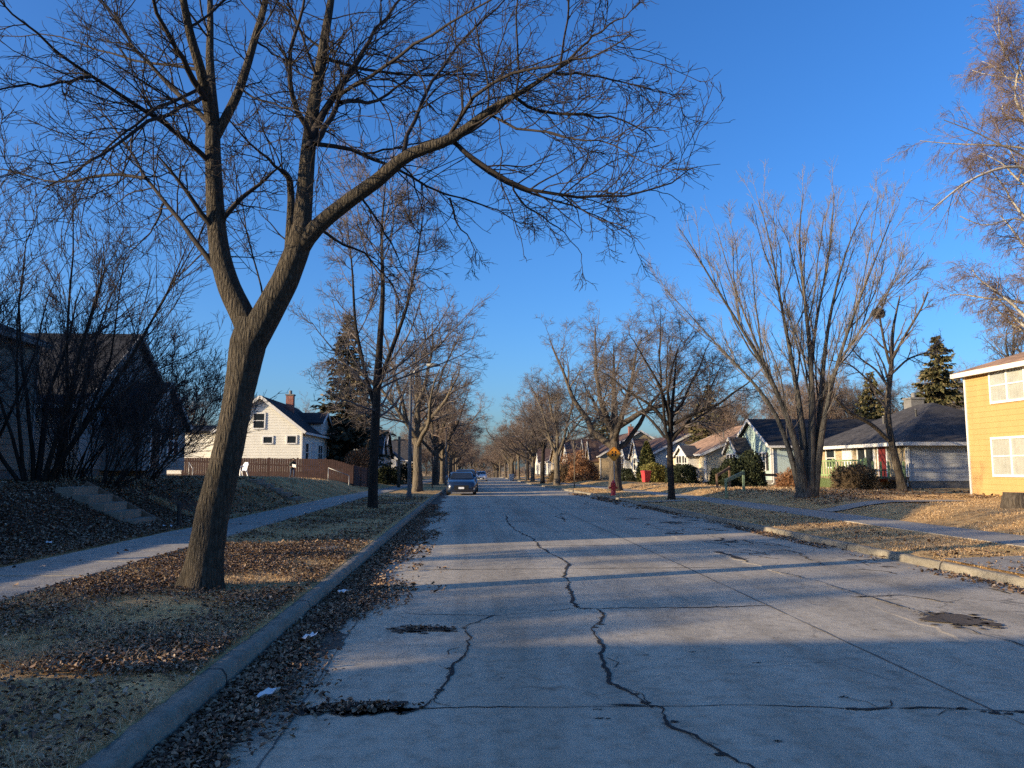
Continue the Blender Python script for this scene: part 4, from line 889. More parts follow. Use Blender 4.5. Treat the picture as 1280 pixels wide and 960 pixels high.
stem_shrub('thicket_shrub', 'thin upright bare shrub between the dark left houses', -12.9, 26, 34, 6.2, 26, (5, 42), 'bark_dark', 'twig_dark', (.1, 0), 5, .022)
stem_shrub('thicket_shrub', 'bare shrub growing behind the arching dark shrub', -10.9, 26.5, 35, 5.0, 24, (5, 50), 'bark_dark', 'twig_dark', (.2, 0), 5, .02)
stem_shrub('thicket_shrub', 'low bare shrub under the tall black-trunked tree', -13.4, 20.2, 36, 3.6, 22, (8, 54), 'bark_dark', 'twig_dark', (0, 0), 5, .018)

# ---- conifers and clipped bushes
def conifer(name, label, x, y, H, W, seed, mat, layers=34, low=.08, cards=16, cs=.34):
    r = np.random.default_rng(seed); PP, RR = polyline([(0, 0, -.3), (0, 0, H*.5), (0, 0, H)], [.28, .18, .02], 10)
    bp = []
    for i in range(layers):
        f = i/(layers-1); z = H*(low+(.97-low)*f); L = W*(1-f)**.85*r.uniform(.75, 1.1)+.15; nb = int(6+9*(1-f))
        for k in range(nb):
            a = r.uniform(0, 2*PI); l = L*r.uniform(.6, 1.15); s = np.linspace(0, 1, 6)
            bp.append(np.stack([np.cos(a)*l*s, np.sin(a)*l*s, z+r.normal(0, .12)-l*.32*s+l*.2*s**2.4], -1))
    bp = np.array(bp); B = len(bp)
    br = np.linspace(.03, .008, 6)[None].repeat(B, 0)
    ix = np.repeat(np.arange(B), cards); t = r.random(len(ix))**.6; f = t*5; lo = np.clip(f.astype(int), 0, 4); fr = (f-lo)[:, None]
    p = bp[ix, lo]*(1-fr)+bp[ix, lo+1]*fr; d = nrm(bp[ix, lo+1]-bp[ix, lo]); n = len(ix)
    side = nrm(np.cross(d, [0, 0, 1.]))*r.choice([-1, 1], (n, 1)); g = nrm(d*r.uniform(.3, 1, (n, 1))+side*r.uniform(.2, 1, (n, 1))+np.stack([0*t, 0*t, r.normal(-.25, .25, n)], -1))
    w = nrm(np.cross(g, r.normal(0, 1, (n, 3))))
    Ls = (cs*r.uniform(.5, 1.3, n)*(.55+.6*(1-p[:, 2]/H)))[:, None]; ww = Ls*.16
    e = p+g*Ls+np.array([0, 0, -.05])
    V = np.stack([p-w*ww*.5, p+g*Ls*.5-w*ww*1.2, e, p+g*Ls*.5+w*ww*1.2], 1).reshape(-1, 3); b = np.arange(n)*4
    t_ = thing(name, label, 'tree', (x, y, gzf(x, y)))
    link('trunk', mesh_np('trunk', *cat([tubes(PP, RR, 8), tubes(bp, br, 3)])), M['bark_dark'], t_); link('crown', mesh_np('crown', V, np.stack([b, b+1, b+2, b+3], -1)), mat, t_)
conifer('spruce_tree', 'tall brown-green spruce behind the brown fence beside cream house', -10.4, 66, 14.6, 4.0, 51, M['spruce_blue'], 46, .14, 30, .5)
conifer('spruce_tree', 'broad olive spruce behind the grey bungalow', 36.8, 58, 11.6, 4.6, 52, M['spruce'], 40, .05, 34, .55)
conifer('spruce_tree', 'dark pine rising above the far brown houses', 22.5, 128, 13, 3.4, 53, M['spruce'], 26, .3, 18, .6)
conifer('spruce_tree', 'shaggy dark spruce behind the small tree with the nest', 31, 57.5, 8.6, 2.8, 54, M['spruce'], 28, .08, 18, .45)
conifer('spruce_tree', 'dark conifer behind the cream house', 23.4, 74, 9.6, 3.6, 55, M['spruce'], 26, .05, 20, .6)
conifer('spruce_tree', 'dark conifer standing behind the yellow house', 34, 36, 10.2, 2.2, 56, M['spruce'], 26, .1, 18, .45)
def bush(name, label, x, y, sx, sy, h, seed, mat, n=5000, cs=.09, shape='dome', cat_='bush', twiggy=0, z0=.02):
    r = np.random.default_rng(seed); u = nrm(r.normal(0, 1, (n, 3))); u[:, 2] = np.abs(u[:, 2])
    rad = 1-.35*r.random(n)**2
    lump = 1+.1*np.sin(u[:, 0]*5+seed)+.1*np.sin(u[:, 1]*6-seed)+.08*np.sin(u[:, 2]*7+u[:, 0]*4)
    if shape == 'box':
        m = np.abs(u).max(1, keepdims=True); u = u/m**.8
    if shape == 'cone':
        zz = r.random(n); a = r.uniform(0, 2*PI, n); w = (1-zz**1.7)*(.92+.16*r.random(n)); p = np.stack([np.cos(a)*w*sx, np.sin(a)*w*sy, zz*h], -1)*np.stack([rad, rad, np.ones(n)], -1)
        nrml = nrm(np.stack([np.cos(a), np.sin(a), 0*a+.3], -1))
    else:
        p = u*np.array([sx, sy, h])*(rad*lump)[:, None]; nrml = nrm(u)
    g = nrm(nrml*.7+r.normal(0, .6, (n, 3))+np.array([0, 0, .3])); w = nrm(np.cross(g, r.normal(0, 1, (n, 3)))); L = (cs*r.uniform(.6, 1.5, n))[:, None]; ww = L*(.1 if twiggy else .32)
    V = np.stack([p-w*ww*.4, p+g*L*.55-w*ww, p+g*L, p+g*L*.55+w*ww], 1).reshape(-1, 3); b = np.arange(n)*4
    t = thing(name, label, cat_, (x, y, gzf(x, y)))
    link('foliage', mesh_np('foliage', V, np.stack([b, b+1, b+2, b+3], -1)), mat, t)
    st = MB(); rr = random.Random(seed)
    for k in range(7):
        a = rr.uniform(0, 6.28); st.tube([(0, 0, -.05), (math.cos(a)*sx*.3, math.sin(a)*sy*.3, h*.4), (math.cos(a)*sx*.6, math.sin(a)*sy*.6, h*.75)], [.03, .02, .008], 5)
    st.build('stem', M['bark_dark'], t, True)
bush('orange_bush', 'domed orange-brown bush above the end of the brown fence', -8.1, 57.5, 1.0, .9, 2.3, 61, M['bush_orange'], 7000, .2, twiggy=1)
bush('yew_bush', 'big dark rounded evergreen bush before the mint-green house', 16.9, 46.5, 1.25, 1.1, 1.85, 62, M['yew'], 9000, .12)
bush('yew_bush', 'ragged dark green bush at the corner of the cream house', 17.6, 52.5, .85, .8, 1.25, 63, M['yew'], 5000, .16)
bush('clipped_hedge', 'dark clipped hedge below the cream house windows', 17.4, 62.8, .8, 2.6, 1.25, 64, M['yew'], 8000, .13, 'box', 'hedge')
bush('yellow_bush', 'yellow-green clipped bush left of the dark hedge', 16.7, 69.5, .9, 1.2, 1.5, 65, M['hedge_yellow'], 6000, .13, 'box')
bush('arborvitae', 'cone-shaped evergreen beside the white house', 17.0, 73.0, .95, .95, 3.7, 66, M['arbor'], 9000, .2, 'cone', 'tree')
bush('clipped_bush', 'squat dark green bush under the white house window', 16.8, 80.5, .8, 2.4, 1.15, 67, M['yew'], 4000, .13, 'box')
bush('twiggy_hedge', 'brown leafless hedge against the green deck', 19.3, 37.9, .45, 1.6, .95, 68, M['hedge_brown'], 9000, .16, 'box', 'hedge', 1)
bush('dry_shrub', 'tan dry shrub beside the shed wall of mint-green house', 18.3, 43.5, .5, .6, .85, 69, M['bush_orange'], 1500, .2, twiggy=1)
bush('round_shrub', 'round dry tan shrub between the far right trees', 11.4, 94, 1.7, 1.5, 1.9, 70, M['hedge_brown'], 5000, .25, twiggy=1)
bush('russet_shrub', 'russet bare shrub in front of the far brown house', 13.3, 90, 1.9, 2.4, 2.3, 71, M['bush_orange'], 7000, .28, twiggy=1)
bush('russet_shrub', 'russet tall bare shrub left of the far gabled house', 14.6, 104, 2.2, 2.2, 3.4, 74, M['bush_orange'], 7000, .3, twiggy=1)
bush('yew_bush', 'black-green bush before the dark porch on the left', -7.6, 73, 1.2, 1.2, 1.6, 72, M['yew'], 4000, .15)
bush('yew_bush', 'black-green bush behind the stout sunlit left trunk', -6.6, 83, 1.5, 1.5, 2.0, 73, M['yew'], 4000, .15)

def distant_wood():
    r = np.random.default_rng(90); n = 30000
    x = r.uniform(-170, 230, n); y = 300+25*np.sin(x*.05)+r.uniform(-12, 12, n); low = 1-.6*np.exp(-((x-4)/9)**2)
    h = (7+2.5*np.sin(x*.21)+1.5*np.sin(x*.57))*low; z = gz(x, y)+h*r.random(n)**.8; a = r.normal(0, .7, (n, 3)); a[:, 2] = np.abs(a[:, 2])+.3
    L = r.uniform(.6, 1.8, n)[:, None]; p = np.stack([x, y, z], -1); seg = np.stack([p, p+nrm(a)*L], 1)
    o = link('distant_wood', mesh_np('distant_wood', *tubes(seg, np.tile([[.07, .02]], (n, 1)), 3)), M['twig_red']); tag(o, 'brown leafless wood far beyond the end of the road', 'wood', kind='stuff')
distant_wood()
# ------------------------------------------------------------------ houses
M['white'] = weathered('white trim paint', (.68, .66, .62), amt=.3)
M['frame'] = weathered('white window frame', (.74, .73, .7), amt=.15, rough=.45)
M['glass'] = glass('dark window glass')
M['clear'] = clear_glass('clear window glass')
M['curtain'] = plain('pale curtain', (.5, .48, .42), .9, .12, 3)
M['yellow'] = weathered('yellow siding', (.49, .31, .125), (.32, .2, .1), .4)
M['greyblue'] = weathered('grey blue siding', (.48, .49, .5), amt=.3)
M['mint'] = weathered('mint siding', (.36, .47, .43), amt=.3)
M['mint_pale'] = weathered('pale mint siding', (.42, .52, .52), amt=.35)
M['cream'] = weathered('cream siding', (.62, .53, .37), amt=.25)
M['ivory'] = weathered('ivory siding', (.76, .73, .64), amt=.25)
M['pale'] = weathered('off white siding', (.58, .57, .53), amt=.3)
M['tan'] = weathered('tan stucco', (.42, .32, .19), amt=.3)
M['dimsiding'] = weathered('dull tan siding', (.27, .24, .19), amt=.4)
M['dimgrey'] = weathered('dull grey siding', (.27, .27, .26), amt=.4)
M['deepblue'] = weathered('slate blue siding', (.12, .15, .2), amt=.3)
M['stone'] = bricks('buff stone', (.4, .31, .17), (.27, .2, .12))
M['found'] = plain('grey foundation', (.16, .155, .15), .9, .25, 3)
M['redbrick'] = bricks('red brick', (.3, .085, .05), (.22, .06, .04))
M['roof_dark'] = shingles('dark grey shingles', (.06, .058, .06))
M['roof_brown'] = shingles('brown shingles', (.12, .075, .06))
M['roof_tan'] = shingles('tan shingles', (.34, .22, .15))
M['roof_black'] = shingles('black shingles', (.03, .031, .035))
M['door'] = plain('dark door', (.05, .035, .03), .5, .2)
M['doorred'] = plain('red door', (.12, .016, .015), .5, .2)
M['doorwhite'] = plain('white door', (.6, .58, .55), .5, .1)
M['wood'] = plain('brown weathered wood', (.16, .1, .065), .85, .35, 12)
M['greenpaint'] = weathered('pale green paint', (.27, .36, .16), (.25, .22, .12), .4)
M['greenpost'] = weathered('sage green paint', (.2, .27, .17), (.2, .18, .12), .4)

def board_wall(mb, a, b, z0, z1, clipf=None, e=.2, t=.02):
    """lapped boards between two plan points; clipf(z) -> (left, right) fractions"""
    a = Vector((a[0], a[1], 0)); b = Vector((b[0], b[1], 0)); d = b-a; n = Vector((d.y, -d.x, 0)).normalized()
    z = z0; e2 = e if e else (z1-z0)
    while z < z1-1e-4:
        zt = min(z+e2, z1)
        l0, r0 = clipf(z) if clipf else (0, 1); l1, r1 = clipf(zt) if clipf else (0, 1)
        o = n*(t if e else .002)
        p = [a+d*l0, a+d*r0, a+d*r0+o, a+d*l0+o, a+d*l1+n*.002, a+d*r1+n*.002]
        p = [Vector((q.x, q.y, zz)) for q, zz in zip(p, (z, z, z, z, zt, zt))]
        mb.add(p, [(0, 1, 2, 3), (3, 2, 5, 4)]); z = zt

H_ = {}
class House:
    def __init__(s, name, label, x0, x1, y0, y1, eave, ridge, axis, wall, roof, group=None, board=.2, over=.35, apex=.5, found=.35, zb=None, hip=0, cat_='house', gable_mat=None, trim='white', wall_mats=None):
        H_[name] = s
        s.zb = zb if zb is not None else gzf((x0+x1)/2, y0); zb = s.zb
        cx, cy = (x0+x1)/2, (y0+y1)/2
        s.t = thing(name, label, cat_, (cx, cy, zb), 0, group); s.o = (cx, cy, zb)
        s.x0, s.x1, s.y0, s.y1 = x0, x1, y0, y1
        ze, zr = zb+eave, zb+ridge; s.ze = ze
        C = [(x0, y0), (x1, y0), (x1, y1), (x0, y1)]
        zf = zb+found
        def gab(z):
            k = max(0, (z-ze)/(zr-ze)); return apex*k, 1-(1-apex)*k
        def gab2(z):
            l, r = gab(z); return 1-r, 1-l
        walls = MB(); W = [(C[0], C[1]), (C[1], C[2]), (C[2], C[3]), (C[3], C[0])]
        gables = ({1: 0, 3: 1} if axis == 'x' else {0: 0, 2: 1}) if not hip else {}
        for i, (a, b) in enumerate(W):
            walls.cur = (wall_mats or [0, 0, 0, 0])[i]
            top = zr-.02 if i in gables else ze
            board_wall(walls, a, b, zf, top, (gab2 if gables.get(i) else gab) if i in gables else None, board if walls.cur == 0 else 0)
        s.part(walls, 'wall', wall if isinstance(wall, list) else [wall])
        f = MB(); f.box(x0+.03, y0+.03, zb-.6, x1-.03, y1-.03, zf); s.part(f, 'foundation', M['found'])
        co = MB(); co.box(x0+.1, y0+.1, zf, x1-.1, y1-.1, ze-.05)
        # corner boards
        for (x, y) in C:
            co.box(x-.05, y-.05, zf, x+.05, y+.05, ze)
        s.part(co, 'corner_trim', M[trim])
        # roof with thickness
        r = MB(); th = .14; ov = over
        def slab(poly):
            top = [Vector(p) for p in poly]; bot = [p-Vector((0, 0, th)) for p in top]; n = len(top)
            r.add(top+bot, [tuple(range(n)), tuple(range(2*n-1, n-1, -1))]+[(i, n+i, n+(i+1) % n, (i+1) % n) for i in range(n)])
        sl = .09
        if hip:
            if axis == 'y':
                xm = (x0+x1)/2; a0, a1 = y0+hip, y1-hip; dz = ov*(zr-ze)/((x1-x0)/2); dzh = ov*(zr-ze)/hip
                A, B = (xm, a0, zr+sl), (xm, a1, zr+sl); e = ze+sl-dz
                c = [(x0-ov, y0-ov, e), (x1+ov, y0-ov, e), (x1+ov, y1+ov, e), (x0-ov, y1+ov, e)]
                slab([c[0], c[1], A]); slab([c[1], c[2], B, A]); slab([c[2], c[3], B]); slab([c[3], c[0], A, B])
        elif axis == 'x':
            ym = y0+(y1-y0)*(1-apex) if False else y0+(y1-y0)*apex
            for ya, sgn in ((y0, -1), (y1, 1)):
                run = abs(ym-ya); dz = ov*(zr-ze)/run
                slab([(x0-ov, ya+sgn*ov, ze+sl-dz), (x1+ov, ya+sgn*ov, ze+sl-dz), (x1+ov, ym, zr+sl), (x0-ov, ym, zr+sl)][::-sgn])
        else:
            xm = x0+(x1-x0)*apex
            for xa, sgn in ((x0, -1), (x1, 1)):
                run = abs(xm-xa); dz = ov*(zr-ze)/run
                slab([(xa+sgn*ov, y0-ov, ze+sl-dz), (xm, y0-ov, zr+sl), (xm, y1+ov, zr+sl), (xa+sgn*ov, y1+ov, ze+sl-dz)][::-sgn])
        s.part(r, 'roof', roof)
        # fascia and gutters / rake boards
        fa = MB()
        if hip:
            e = ze+sl-dz-th
            fa.box(x0-ov-.03, y0-ov-.04, e-.06, x1+ov+.03, y0-ov-.005, e+.12); fa.box(x0-ov-.04, y0-ov, e-.06, x0-ov-.005, y1+ov, e+.12); fa.box(x0-ov+.01, y0-ov+.01, e-.03, x1+ov-.01, y1+ov-.01, e-.005)
        elif axis == 'x':
            for ya, sgn in ((y0, -1), (y1, 1)):
                dz = ov*(zr-ze)/abs(ym-ya); e = ze+sl-dz-th; fa.box(x0-ov, ya+sgn*(ov+.005), e-.05, x1+ov, ya+sgn*(ov+.07), e+.1)
                for xx in (x0-ov-.03, x1+ov+.03): fa.bar((xx, ya+sgn*ov, e+.05), (xx, ym, zr+sl-th+.05), .04, .2)
        else:
            for xa, sgn in ((x0, -1), (x1, 1)):
                dz = ov*(zr-ze)/abs(xm-xa); e = ze+sl-dz-th; fa.box(xa+sgn*(ov+.005), y0-ov, e-.05, xa+sgn*(ov+.07), y1+ov, e+.1)
                for yy_ in (y0-ov-.03, y1+ov+.03): fa.bar((xa+sgn*ov, yy_, e+.05), (xm, yy_, zr+sl-th+.05), .04, .2)
        s.part(fa, 'fascia', M[trim])
    def part(s, mb, name, mat, par=None, smooth=False, bevel=0):
        o = mb.build(name, mat, None, smooth, bevel, origin=None)
        me = o.data; cx, cy, cz = s.o
        if par is None: me.transform(Matrix.Translation((-cx, -cy, -cz))); o.parent = s.t
        else: me.transform(Matrix.Translation((-cx, -cy, -cz))); o.parent = par
        return o
    def fr(s, face, off=0):
        """(origin, u axis, normal) of a wall face"""
        if face == '-x': return lambda u, z, d=0: (s.x0-d-off, u, z)
        if face == '+x': return lambda u, z, d=0: (s.x1+d+off, u, z)
        return lambda u, z, d=0: (u, s.y0-d-off, z)
    def bx(s, mb, face, u0, u1, z0, z1, d0, d1, off=0):
        f = s.fr(face, off); a = f(u0, z0, d0); b = f(u1, z1, d1)
        mb.box(min(a[0], b[0]), min(a[1], b[1]), z0, max(a[0], b[0]), max(a[1], b[1]), z1)
    def window(s, face, u, z, w, h, cols=1, rail=True, curtain=False, wide=.09, off=0, pane='glass', shutters=None):
        z = s.zb+z; m = MB(); u0, u1 = u-w/2, u+w/2
        B = lambda *a: s.bx(m, face, *a, off=off)
        B(u0-wide, u0, z-wide, z+h+wide, .0, .07); B(u1, u1+wide, z-wide, z+h+wide, .0, .07)
        B(u0, u1, z+h, z+h+wide, .0, .07); B(u0, u1, z-wide, z, .0, .085)
        for i in range(1, cols): uu = u0+w*i/cols; B(uu-.05, uu+.05, z, z+h, .0, .065)
        if rail: B(u0, u1, z+h*.52-.025, z+h*.52+.025, .0, .055)
        win = s.part(m, 'window', M['frame'])
        p = MB()
        if curtain: f = s.fr(face, off); p.add([f(u0, z, .04), f(u1, z, .04), f(u1, z+h, .04), f(u0, z+h, .04)], [(0, 1, 2, 3)])
        else: s.bx(p, face, u0, u1, z, z+h, .03, .04, off=off)
        s.part(p, 'pane', M['clear' if curtain else pane], win)
        if curtain:
            c = MB(); n = 40; f = s.fr(face, off)
            for k in range(n):
                ua = u0+w*k/n; ub = u0+w*(k+1)/n; da = .024+.003*math.sin(k*1.7); db = .024+.003*math.sin((k+1)*1.7)
                c.add([f(ua, z, da), f(ub, z, db), f(ub, z+h, db), f(ua, z+h, da)], [(0, 1, 2, 3)])
            s.part(c, 'curtain', M['curtain'], win)
        if shutters:
            for us in (u0-wide-.2, u1+wide+.2):
                q = MB(); s.bx(q, face, us-.18, us+.18, z-.05, z+h+.05, .0, .05, off=off); s.part(q, 'shutter', shutters)
        return win
    def doorway(s, face, u, w=.95, h=2.05, z=.35, mat='door', off=0):
        z = s.zb+z; m = MB(); s.bx(m, face, u-w/2-.1, u-w/2, z, z+h+.1, 0, .08, off=off); s.bx(m, face, u+w/2, u+w/2+.1, z, z+h+.1, 0, .08, off=off); s.bx(m, face, u-w/2, u+w/2, z+h, z+h+.1, 0, .08, off=off)
        p = MB(); s.bx(p, face, u-w/2, u+w/2, z, z+h, .0, .05, off=off); d = s.part(p, 'door', M[mat])
        s.part(m, 'door_frame', M['frame'], d)
    def chimney(s, x, y, z0, z1, w=.7, mat='redbrick'):
        c = MB(); z0 += s.zb; z1 += s.zb; c.box(x-w/2, y-w/2, z0, x+w/2, y+w/2, z1); o = s.part(c, 'chimney', M[mat])
        k = MB(); k.box(x-w/2-.06, y-w/2-.06, z1, x+w/2+.06, y+w/2+.06, z1+.1); k.lathe([(.13, 0), (.12, .3)], (x, y, z1+.1), 10); s.part(k, 'chimney_cap', M['found'], o)
    def downpipe(s, x, y):
        m = MB(); m.tube([(x, y, s.ze-.12), (x, y, s.zb+.15), (x-.16, y-.05, s.zb+.06)], .038, 7); s.part(m, 'downpipe', M['white'], None, True)
    def roof_vent(s, x, y, z):
        m = MB(); m.lathe([(.06, -.3), (.055, .3), (.08, .31), (.07, .37)], (x, y, s.zb+z), 9); s.part(m, 'vent_pipe', M['found'], None, True)
    def gable_front(s, face_x, y0, y1, depth, z0, eave, ridge, wall, roof, name='porch', sgn=-1):
        """projecting gabled bay with its ridge along x; face_x is the outer face"""
        x0, x1 = (face_x, face_x+depth) if sgn < 0 else (face_x-depth, face_x)
        z0 += s.zb; ze = s.zb+eave; zr = s.zb+ridge; w = MB()
        gab = lambda z: (.5*max(0, (z-ze)/(zr-ze)), 1-.5*max(0, (z-ze)/(zr-ze)))
        board_wall(w, (x0, y1), (x0, y0), z0, zr-.02 if sgn < 0 else ze, gab if sgn < 0 else None)
        board_wall(w, (x1, y0), (x1, y1), z0, zr-.02 if sgn > 0 else ze, gab if sgn > 0 else None)
        board_wall(w, (x0, y0), (x1, y0), z0, ze); board_wall(w, (x1, y1), (x0, y1), z0, ze)
        o = s.part(w, name, wall)
        r = MB(); ym = (y0+y1)/2; ov = .22
        for ya, sg in ((y0, -1), (y1, 1)):
            dz = ov*(zr-ze)/abs(ym-ya); top = [(x0-ov, ya+sg*ov, ze-dz+.09), (x1+ov, ya+sg*ov, ze-dz+.09), (x1+ov, ym, zr+.09), (x0-ov, ym, zr+.09)]; bot = [(a, b, c-.12) for a, b, c in top]
            r.add(top+bot, [(0, 1, 2, 3), (7, 6, 5, 4)]+[(i, 4+i, 4+(i+1) % 4, (i+1) % 4) for i in range(4)])
        s.part(r, name+'_roof', roof, o)
        xx = x0-ov-.025 if sgn < 0 else x1+ov+.025
        t = MB()
        for ya, sg in ((y0, -1), (y1, 1)): t.bar((xx, ya+sg*ov, ze-.12), (xx, ym, zr+.03), .04, .18)
        s.part(t, 'rake_board', M['white'], o)

# ---- right side
h = House('yellow_house', 'two-storey yellow clapboard house at the right edge', 20, 29, 18, 29.8, 4.95, 6.6, 'y', M['yellow'], M['roof_tan'], board=.215, over=.35, zb=.5, hip=4.3, found=.05)
h.window('-x', 27.35, 3.62, 1.75, 1.15, 2, True, True); h.window('-x', 27.35, .86, 2.0, 1.32, 2, True, True)
h.window('-x', 22.4, 3.62, 1.75, 1.15, 2, True, True); h.window('-x', 22.0, .86, 2.0, 1.32, 2, True, True); h.doorway('-x', 25.2)
h = House('grey_bungalow', 'single-storey grey-blue bungalow with a dark hip roof and stone front', 22.4, 31, 38.2, 49, 2.6, 4.75, 'y', [M['greyblue'], M['stone']], M['roof_dark'], board=.22, over=.55, zb=.52, hip=4.6, found=.42, wall_mats=[0, 0, 0, 1])
h.chimney(26.9, 45, 4.2, 5.2, .8, 'found'); h.window('-x', 46.6, 1.15, 1.1, 1.05, 1); h.doorway('-x', 44.5, mat='doorwhite'); h.doorway('-x', 40.6, .8, mat='doorred'); h.window('-x', 42.4, .85, 1.7, 1.5, 2, False)
q = MB(); h.bx(q, '-x', 41.4, 43.4, h.zb+.45, h.zb+2.45, .004, .02); h.part(q, 'white_panel', M['white'])
h = House('mint_house', 'small mint-green gabled house with a dark brown roof', 20.6, 31, 51.6, 58.6, 2.75, 4.6, 'x', [M['mint'], M['mint_pale']], M['roof_black'], board=.2, over=.3, zb=.48, found=.3, wall_mats=[1, 0, 0, 0])
h.window('-x', 53.1, 1.0, 1.1, 1.15, 2, True, shutters=M['roof_black'])
h.gable_front(19.5, 55.0, 57.6, 1.1, .3, 2.3, 3.3, M['mint'], M['roof_dark'], 'bay'); h.window('-x', 56.3, .9, 1.9, 1.2, 3, True, off=1.12); h.window('-y', 24.5, 1.1, .9, .9, 1)
h = House('cream_house', 'low cream clapboard house with a wide pinkish roof', 18.8, 30, 60.5, 70.5, 2.45, 4.9, 'y', M['cream'], M['roof_tan'], board=.22, over=.4, zb=.4, found=.1)
h.gable_front(17.9, 62.2, 66.0, .9, .2, 2.2, 3.0, M['white'], M['roof_dark'], 'bay'); h.window('-x', 63.1, .95, 1.3, 1.25, 2, True, off=.92); h.window('-x', 64.8, .95, 1.5, 1.25, 2, True, off=.92); h.window('-x', 68.4, 1.0, 1.2, 1.2, 2); h.doorway('-x', 66.9, mat='doorwhite')
h = House('white_house', 'pale house with pointed white front gables and a maroon-brown roof', 18.1, 26, 75.5, 90, 2.7, 4.7, 'y', M['pale'], M['roof_brown'], board=.2, over=.3, zb=.3, found=.3, apex=.5)
h.gable_front(17.0, 76.3, 80.3, 1.1, .3, 2.4, 4.2, M['ivory'], M['roof_brown'], 'front_gable'); h.gable_front(17.2, 83.6, 88.0, .9, .3, 2.4, 4.2, M['pale'], M['roof_dark'], 'front_gable')
h.window('-x', 78.3, 1.1, 1.0, 1.2, 1, off=1.12); h.window('-x', 85.8, 1.0, 1.5, 1.6, 2, off=.92); h.window('-x', 82, 1.1, .9, 1.2, 1); h.window('-x', 89, 1.1, .7, 1.1, 1); h.chimney(22.5, 81, 4.2, 5.3, .55); h.window('-y', 21, 1.1, .9, 1.0)
h = House('tan_house', 'tall brown-roofed tan house with steep twin gables', 16.6, 27, 97, 110, 3.2, 6.3, 'y', M['tan'], M['roof_brown'], board=.3, over=.25, zb=.0, found=.3)
h.gable_front(15.6, 98, 101.4, 1.0, .2, 2.7, 5.0, M['tan'], M['roof_brown'], 'front_gable'); h.gable_front(15.8, 104.2, 107.6, .8, .2, 3.1, 5.5, M['ivory'], M['roof_brown'], 'front_gable')
h.window('-x', 99.7, 1.0, 1.4, 1.4, 2, off=1.02); h.window('-x', 105.9, 1.0, 1.2, 1.4, 2, off=.82); h.window('-x', 105.9, 3.1, .8, .9, 1, off=.82); h.doorway('-x', 102.6, mat='doorred'); h.chimney(21, 99, 5, 6.9, .6)
h = House('far_ivory_house', 'small ivory house half hidden behind the far right trees', 15.5, 24, 118, 128, 3.0, 6.2, 'x', M['ivory'], M['roof_brown'], board=.3, zb=-.1, found=.3); h.window('-x', 121, 1, 1.2, 1.3, 2); h.window('-x', 125, 1, 1.2, 1.3, 2); h.window('-x', 123, 3.5, .9, 1, 1); h.doorway('-x', 123, mat='door')
for i, y in enumerate((138, 156, 174)):
    h = House('far_house', ('tan', 'off-white', 'ivory')[i]+' low house at the far right end of the avenue', 16, 25, y, y+11, 3.0, 6.0, 'xyx'[i], M[('tan', 'pale', 'ivory')[i]], M['roof_brown'], 'far houses on the right', board=.35, found=.3); h.window('-x', y+3, 1, 1.3, 1.3, 2); h.window('-x', y+8, 1, 1.3, 1.3, 2); h.doorway('-x', y+5.5)
for hh, pts in ((H_['grey_bungalow'], [(22.33, 38.3), (22.33, 46)]), (H_['mint_house'], [(20.7, 51.53)]), (H_['cream_house'], [(18.73, 60.6)]), (H_['white_house'], [(18.03, 75.6)])):
    for x, y in pts: hh.downpipe(x, y)
H_['grey_bungalow'].roof_vent(24.4, 44, 3.75); H_['grey_bungalow'].roof_vent(24.9, 41.5, 4.0); H_['mint_house'].roof_vent(25, 53.4, 3.9); H_['cream_house'].roof_vent(21.5, 64, 3.8); H_['cream_house'].roof_vent(22.5, 67, 4.2)
# ---- left side
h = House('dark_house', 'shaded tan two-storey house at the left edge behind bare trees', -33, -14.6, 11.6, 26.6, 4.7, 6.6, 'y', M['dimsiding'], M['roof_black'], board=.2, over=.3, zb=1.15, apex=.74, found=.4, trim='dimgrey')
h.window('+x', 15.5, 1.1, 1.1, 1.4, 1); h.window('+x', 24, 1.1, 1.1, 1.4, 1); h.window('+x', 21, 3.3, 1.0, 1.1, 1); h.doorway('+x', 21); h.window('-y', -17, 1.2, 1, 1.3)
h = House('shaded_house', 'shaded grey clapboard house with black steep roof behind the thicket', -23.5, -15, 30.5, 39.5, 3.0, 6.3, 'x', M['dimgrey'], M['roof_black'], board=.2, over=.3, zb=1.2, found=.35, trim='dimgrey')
h.gable_front(-13.4, 32.4, 37.2, 1.6, .3, 2.3, 4.1, M['dimgrey'], M['roof_black'], 'front_gable', 1); h.window('-y', -17.5, 1.0, 1.1, 1.4, 1); h.window('-y', -20.5, 1.0, 1.1, 1.4, 1); h.doorway('+x', 33.6, off=1.62); h.window('+x', 35.6, 1.0, 1.2, 1.2, 2, off=1.62)
h = House('ivory_cottage', 'ivory gabled cottage with a red chimney behind the brown fence', -17.6, -11.75, 55, 66, 3.25, 5.55, 'y', M['ivory'], M['roof_black'], board=.19, over=.3, zb=1.05, found=.3)
h.chimney(-13.9, 60.5, 4.2, 6.15, .55); h.window('-y', -14.75, 3.35, .72, 1.0, 1); h.window('-y', -14.1, 2.3, .6, .42, 1, False); h.window('-y', -12.45, 2.3, .6, .48, 1, False)
h.window('+x', 56.6, 1.0, .9, 1.3, 1); h.window('+x', 61.6, 1.0, 1.6, 1.3, 2); h.window('+x', 64.6, 1.0, .9, 1.3, 1); h.doorway('+x', 58.9, mat='doorwhite')
w = MB(); board_wall(w, (-23.6, 56.4), (-17.62, 56.4), 1.2, 4.1); board_wall(w, (-23.6, 64), (-23.6, 56.4), 1.2, 4.1); o = h.part(w, 'side_wing', M['ivory'])
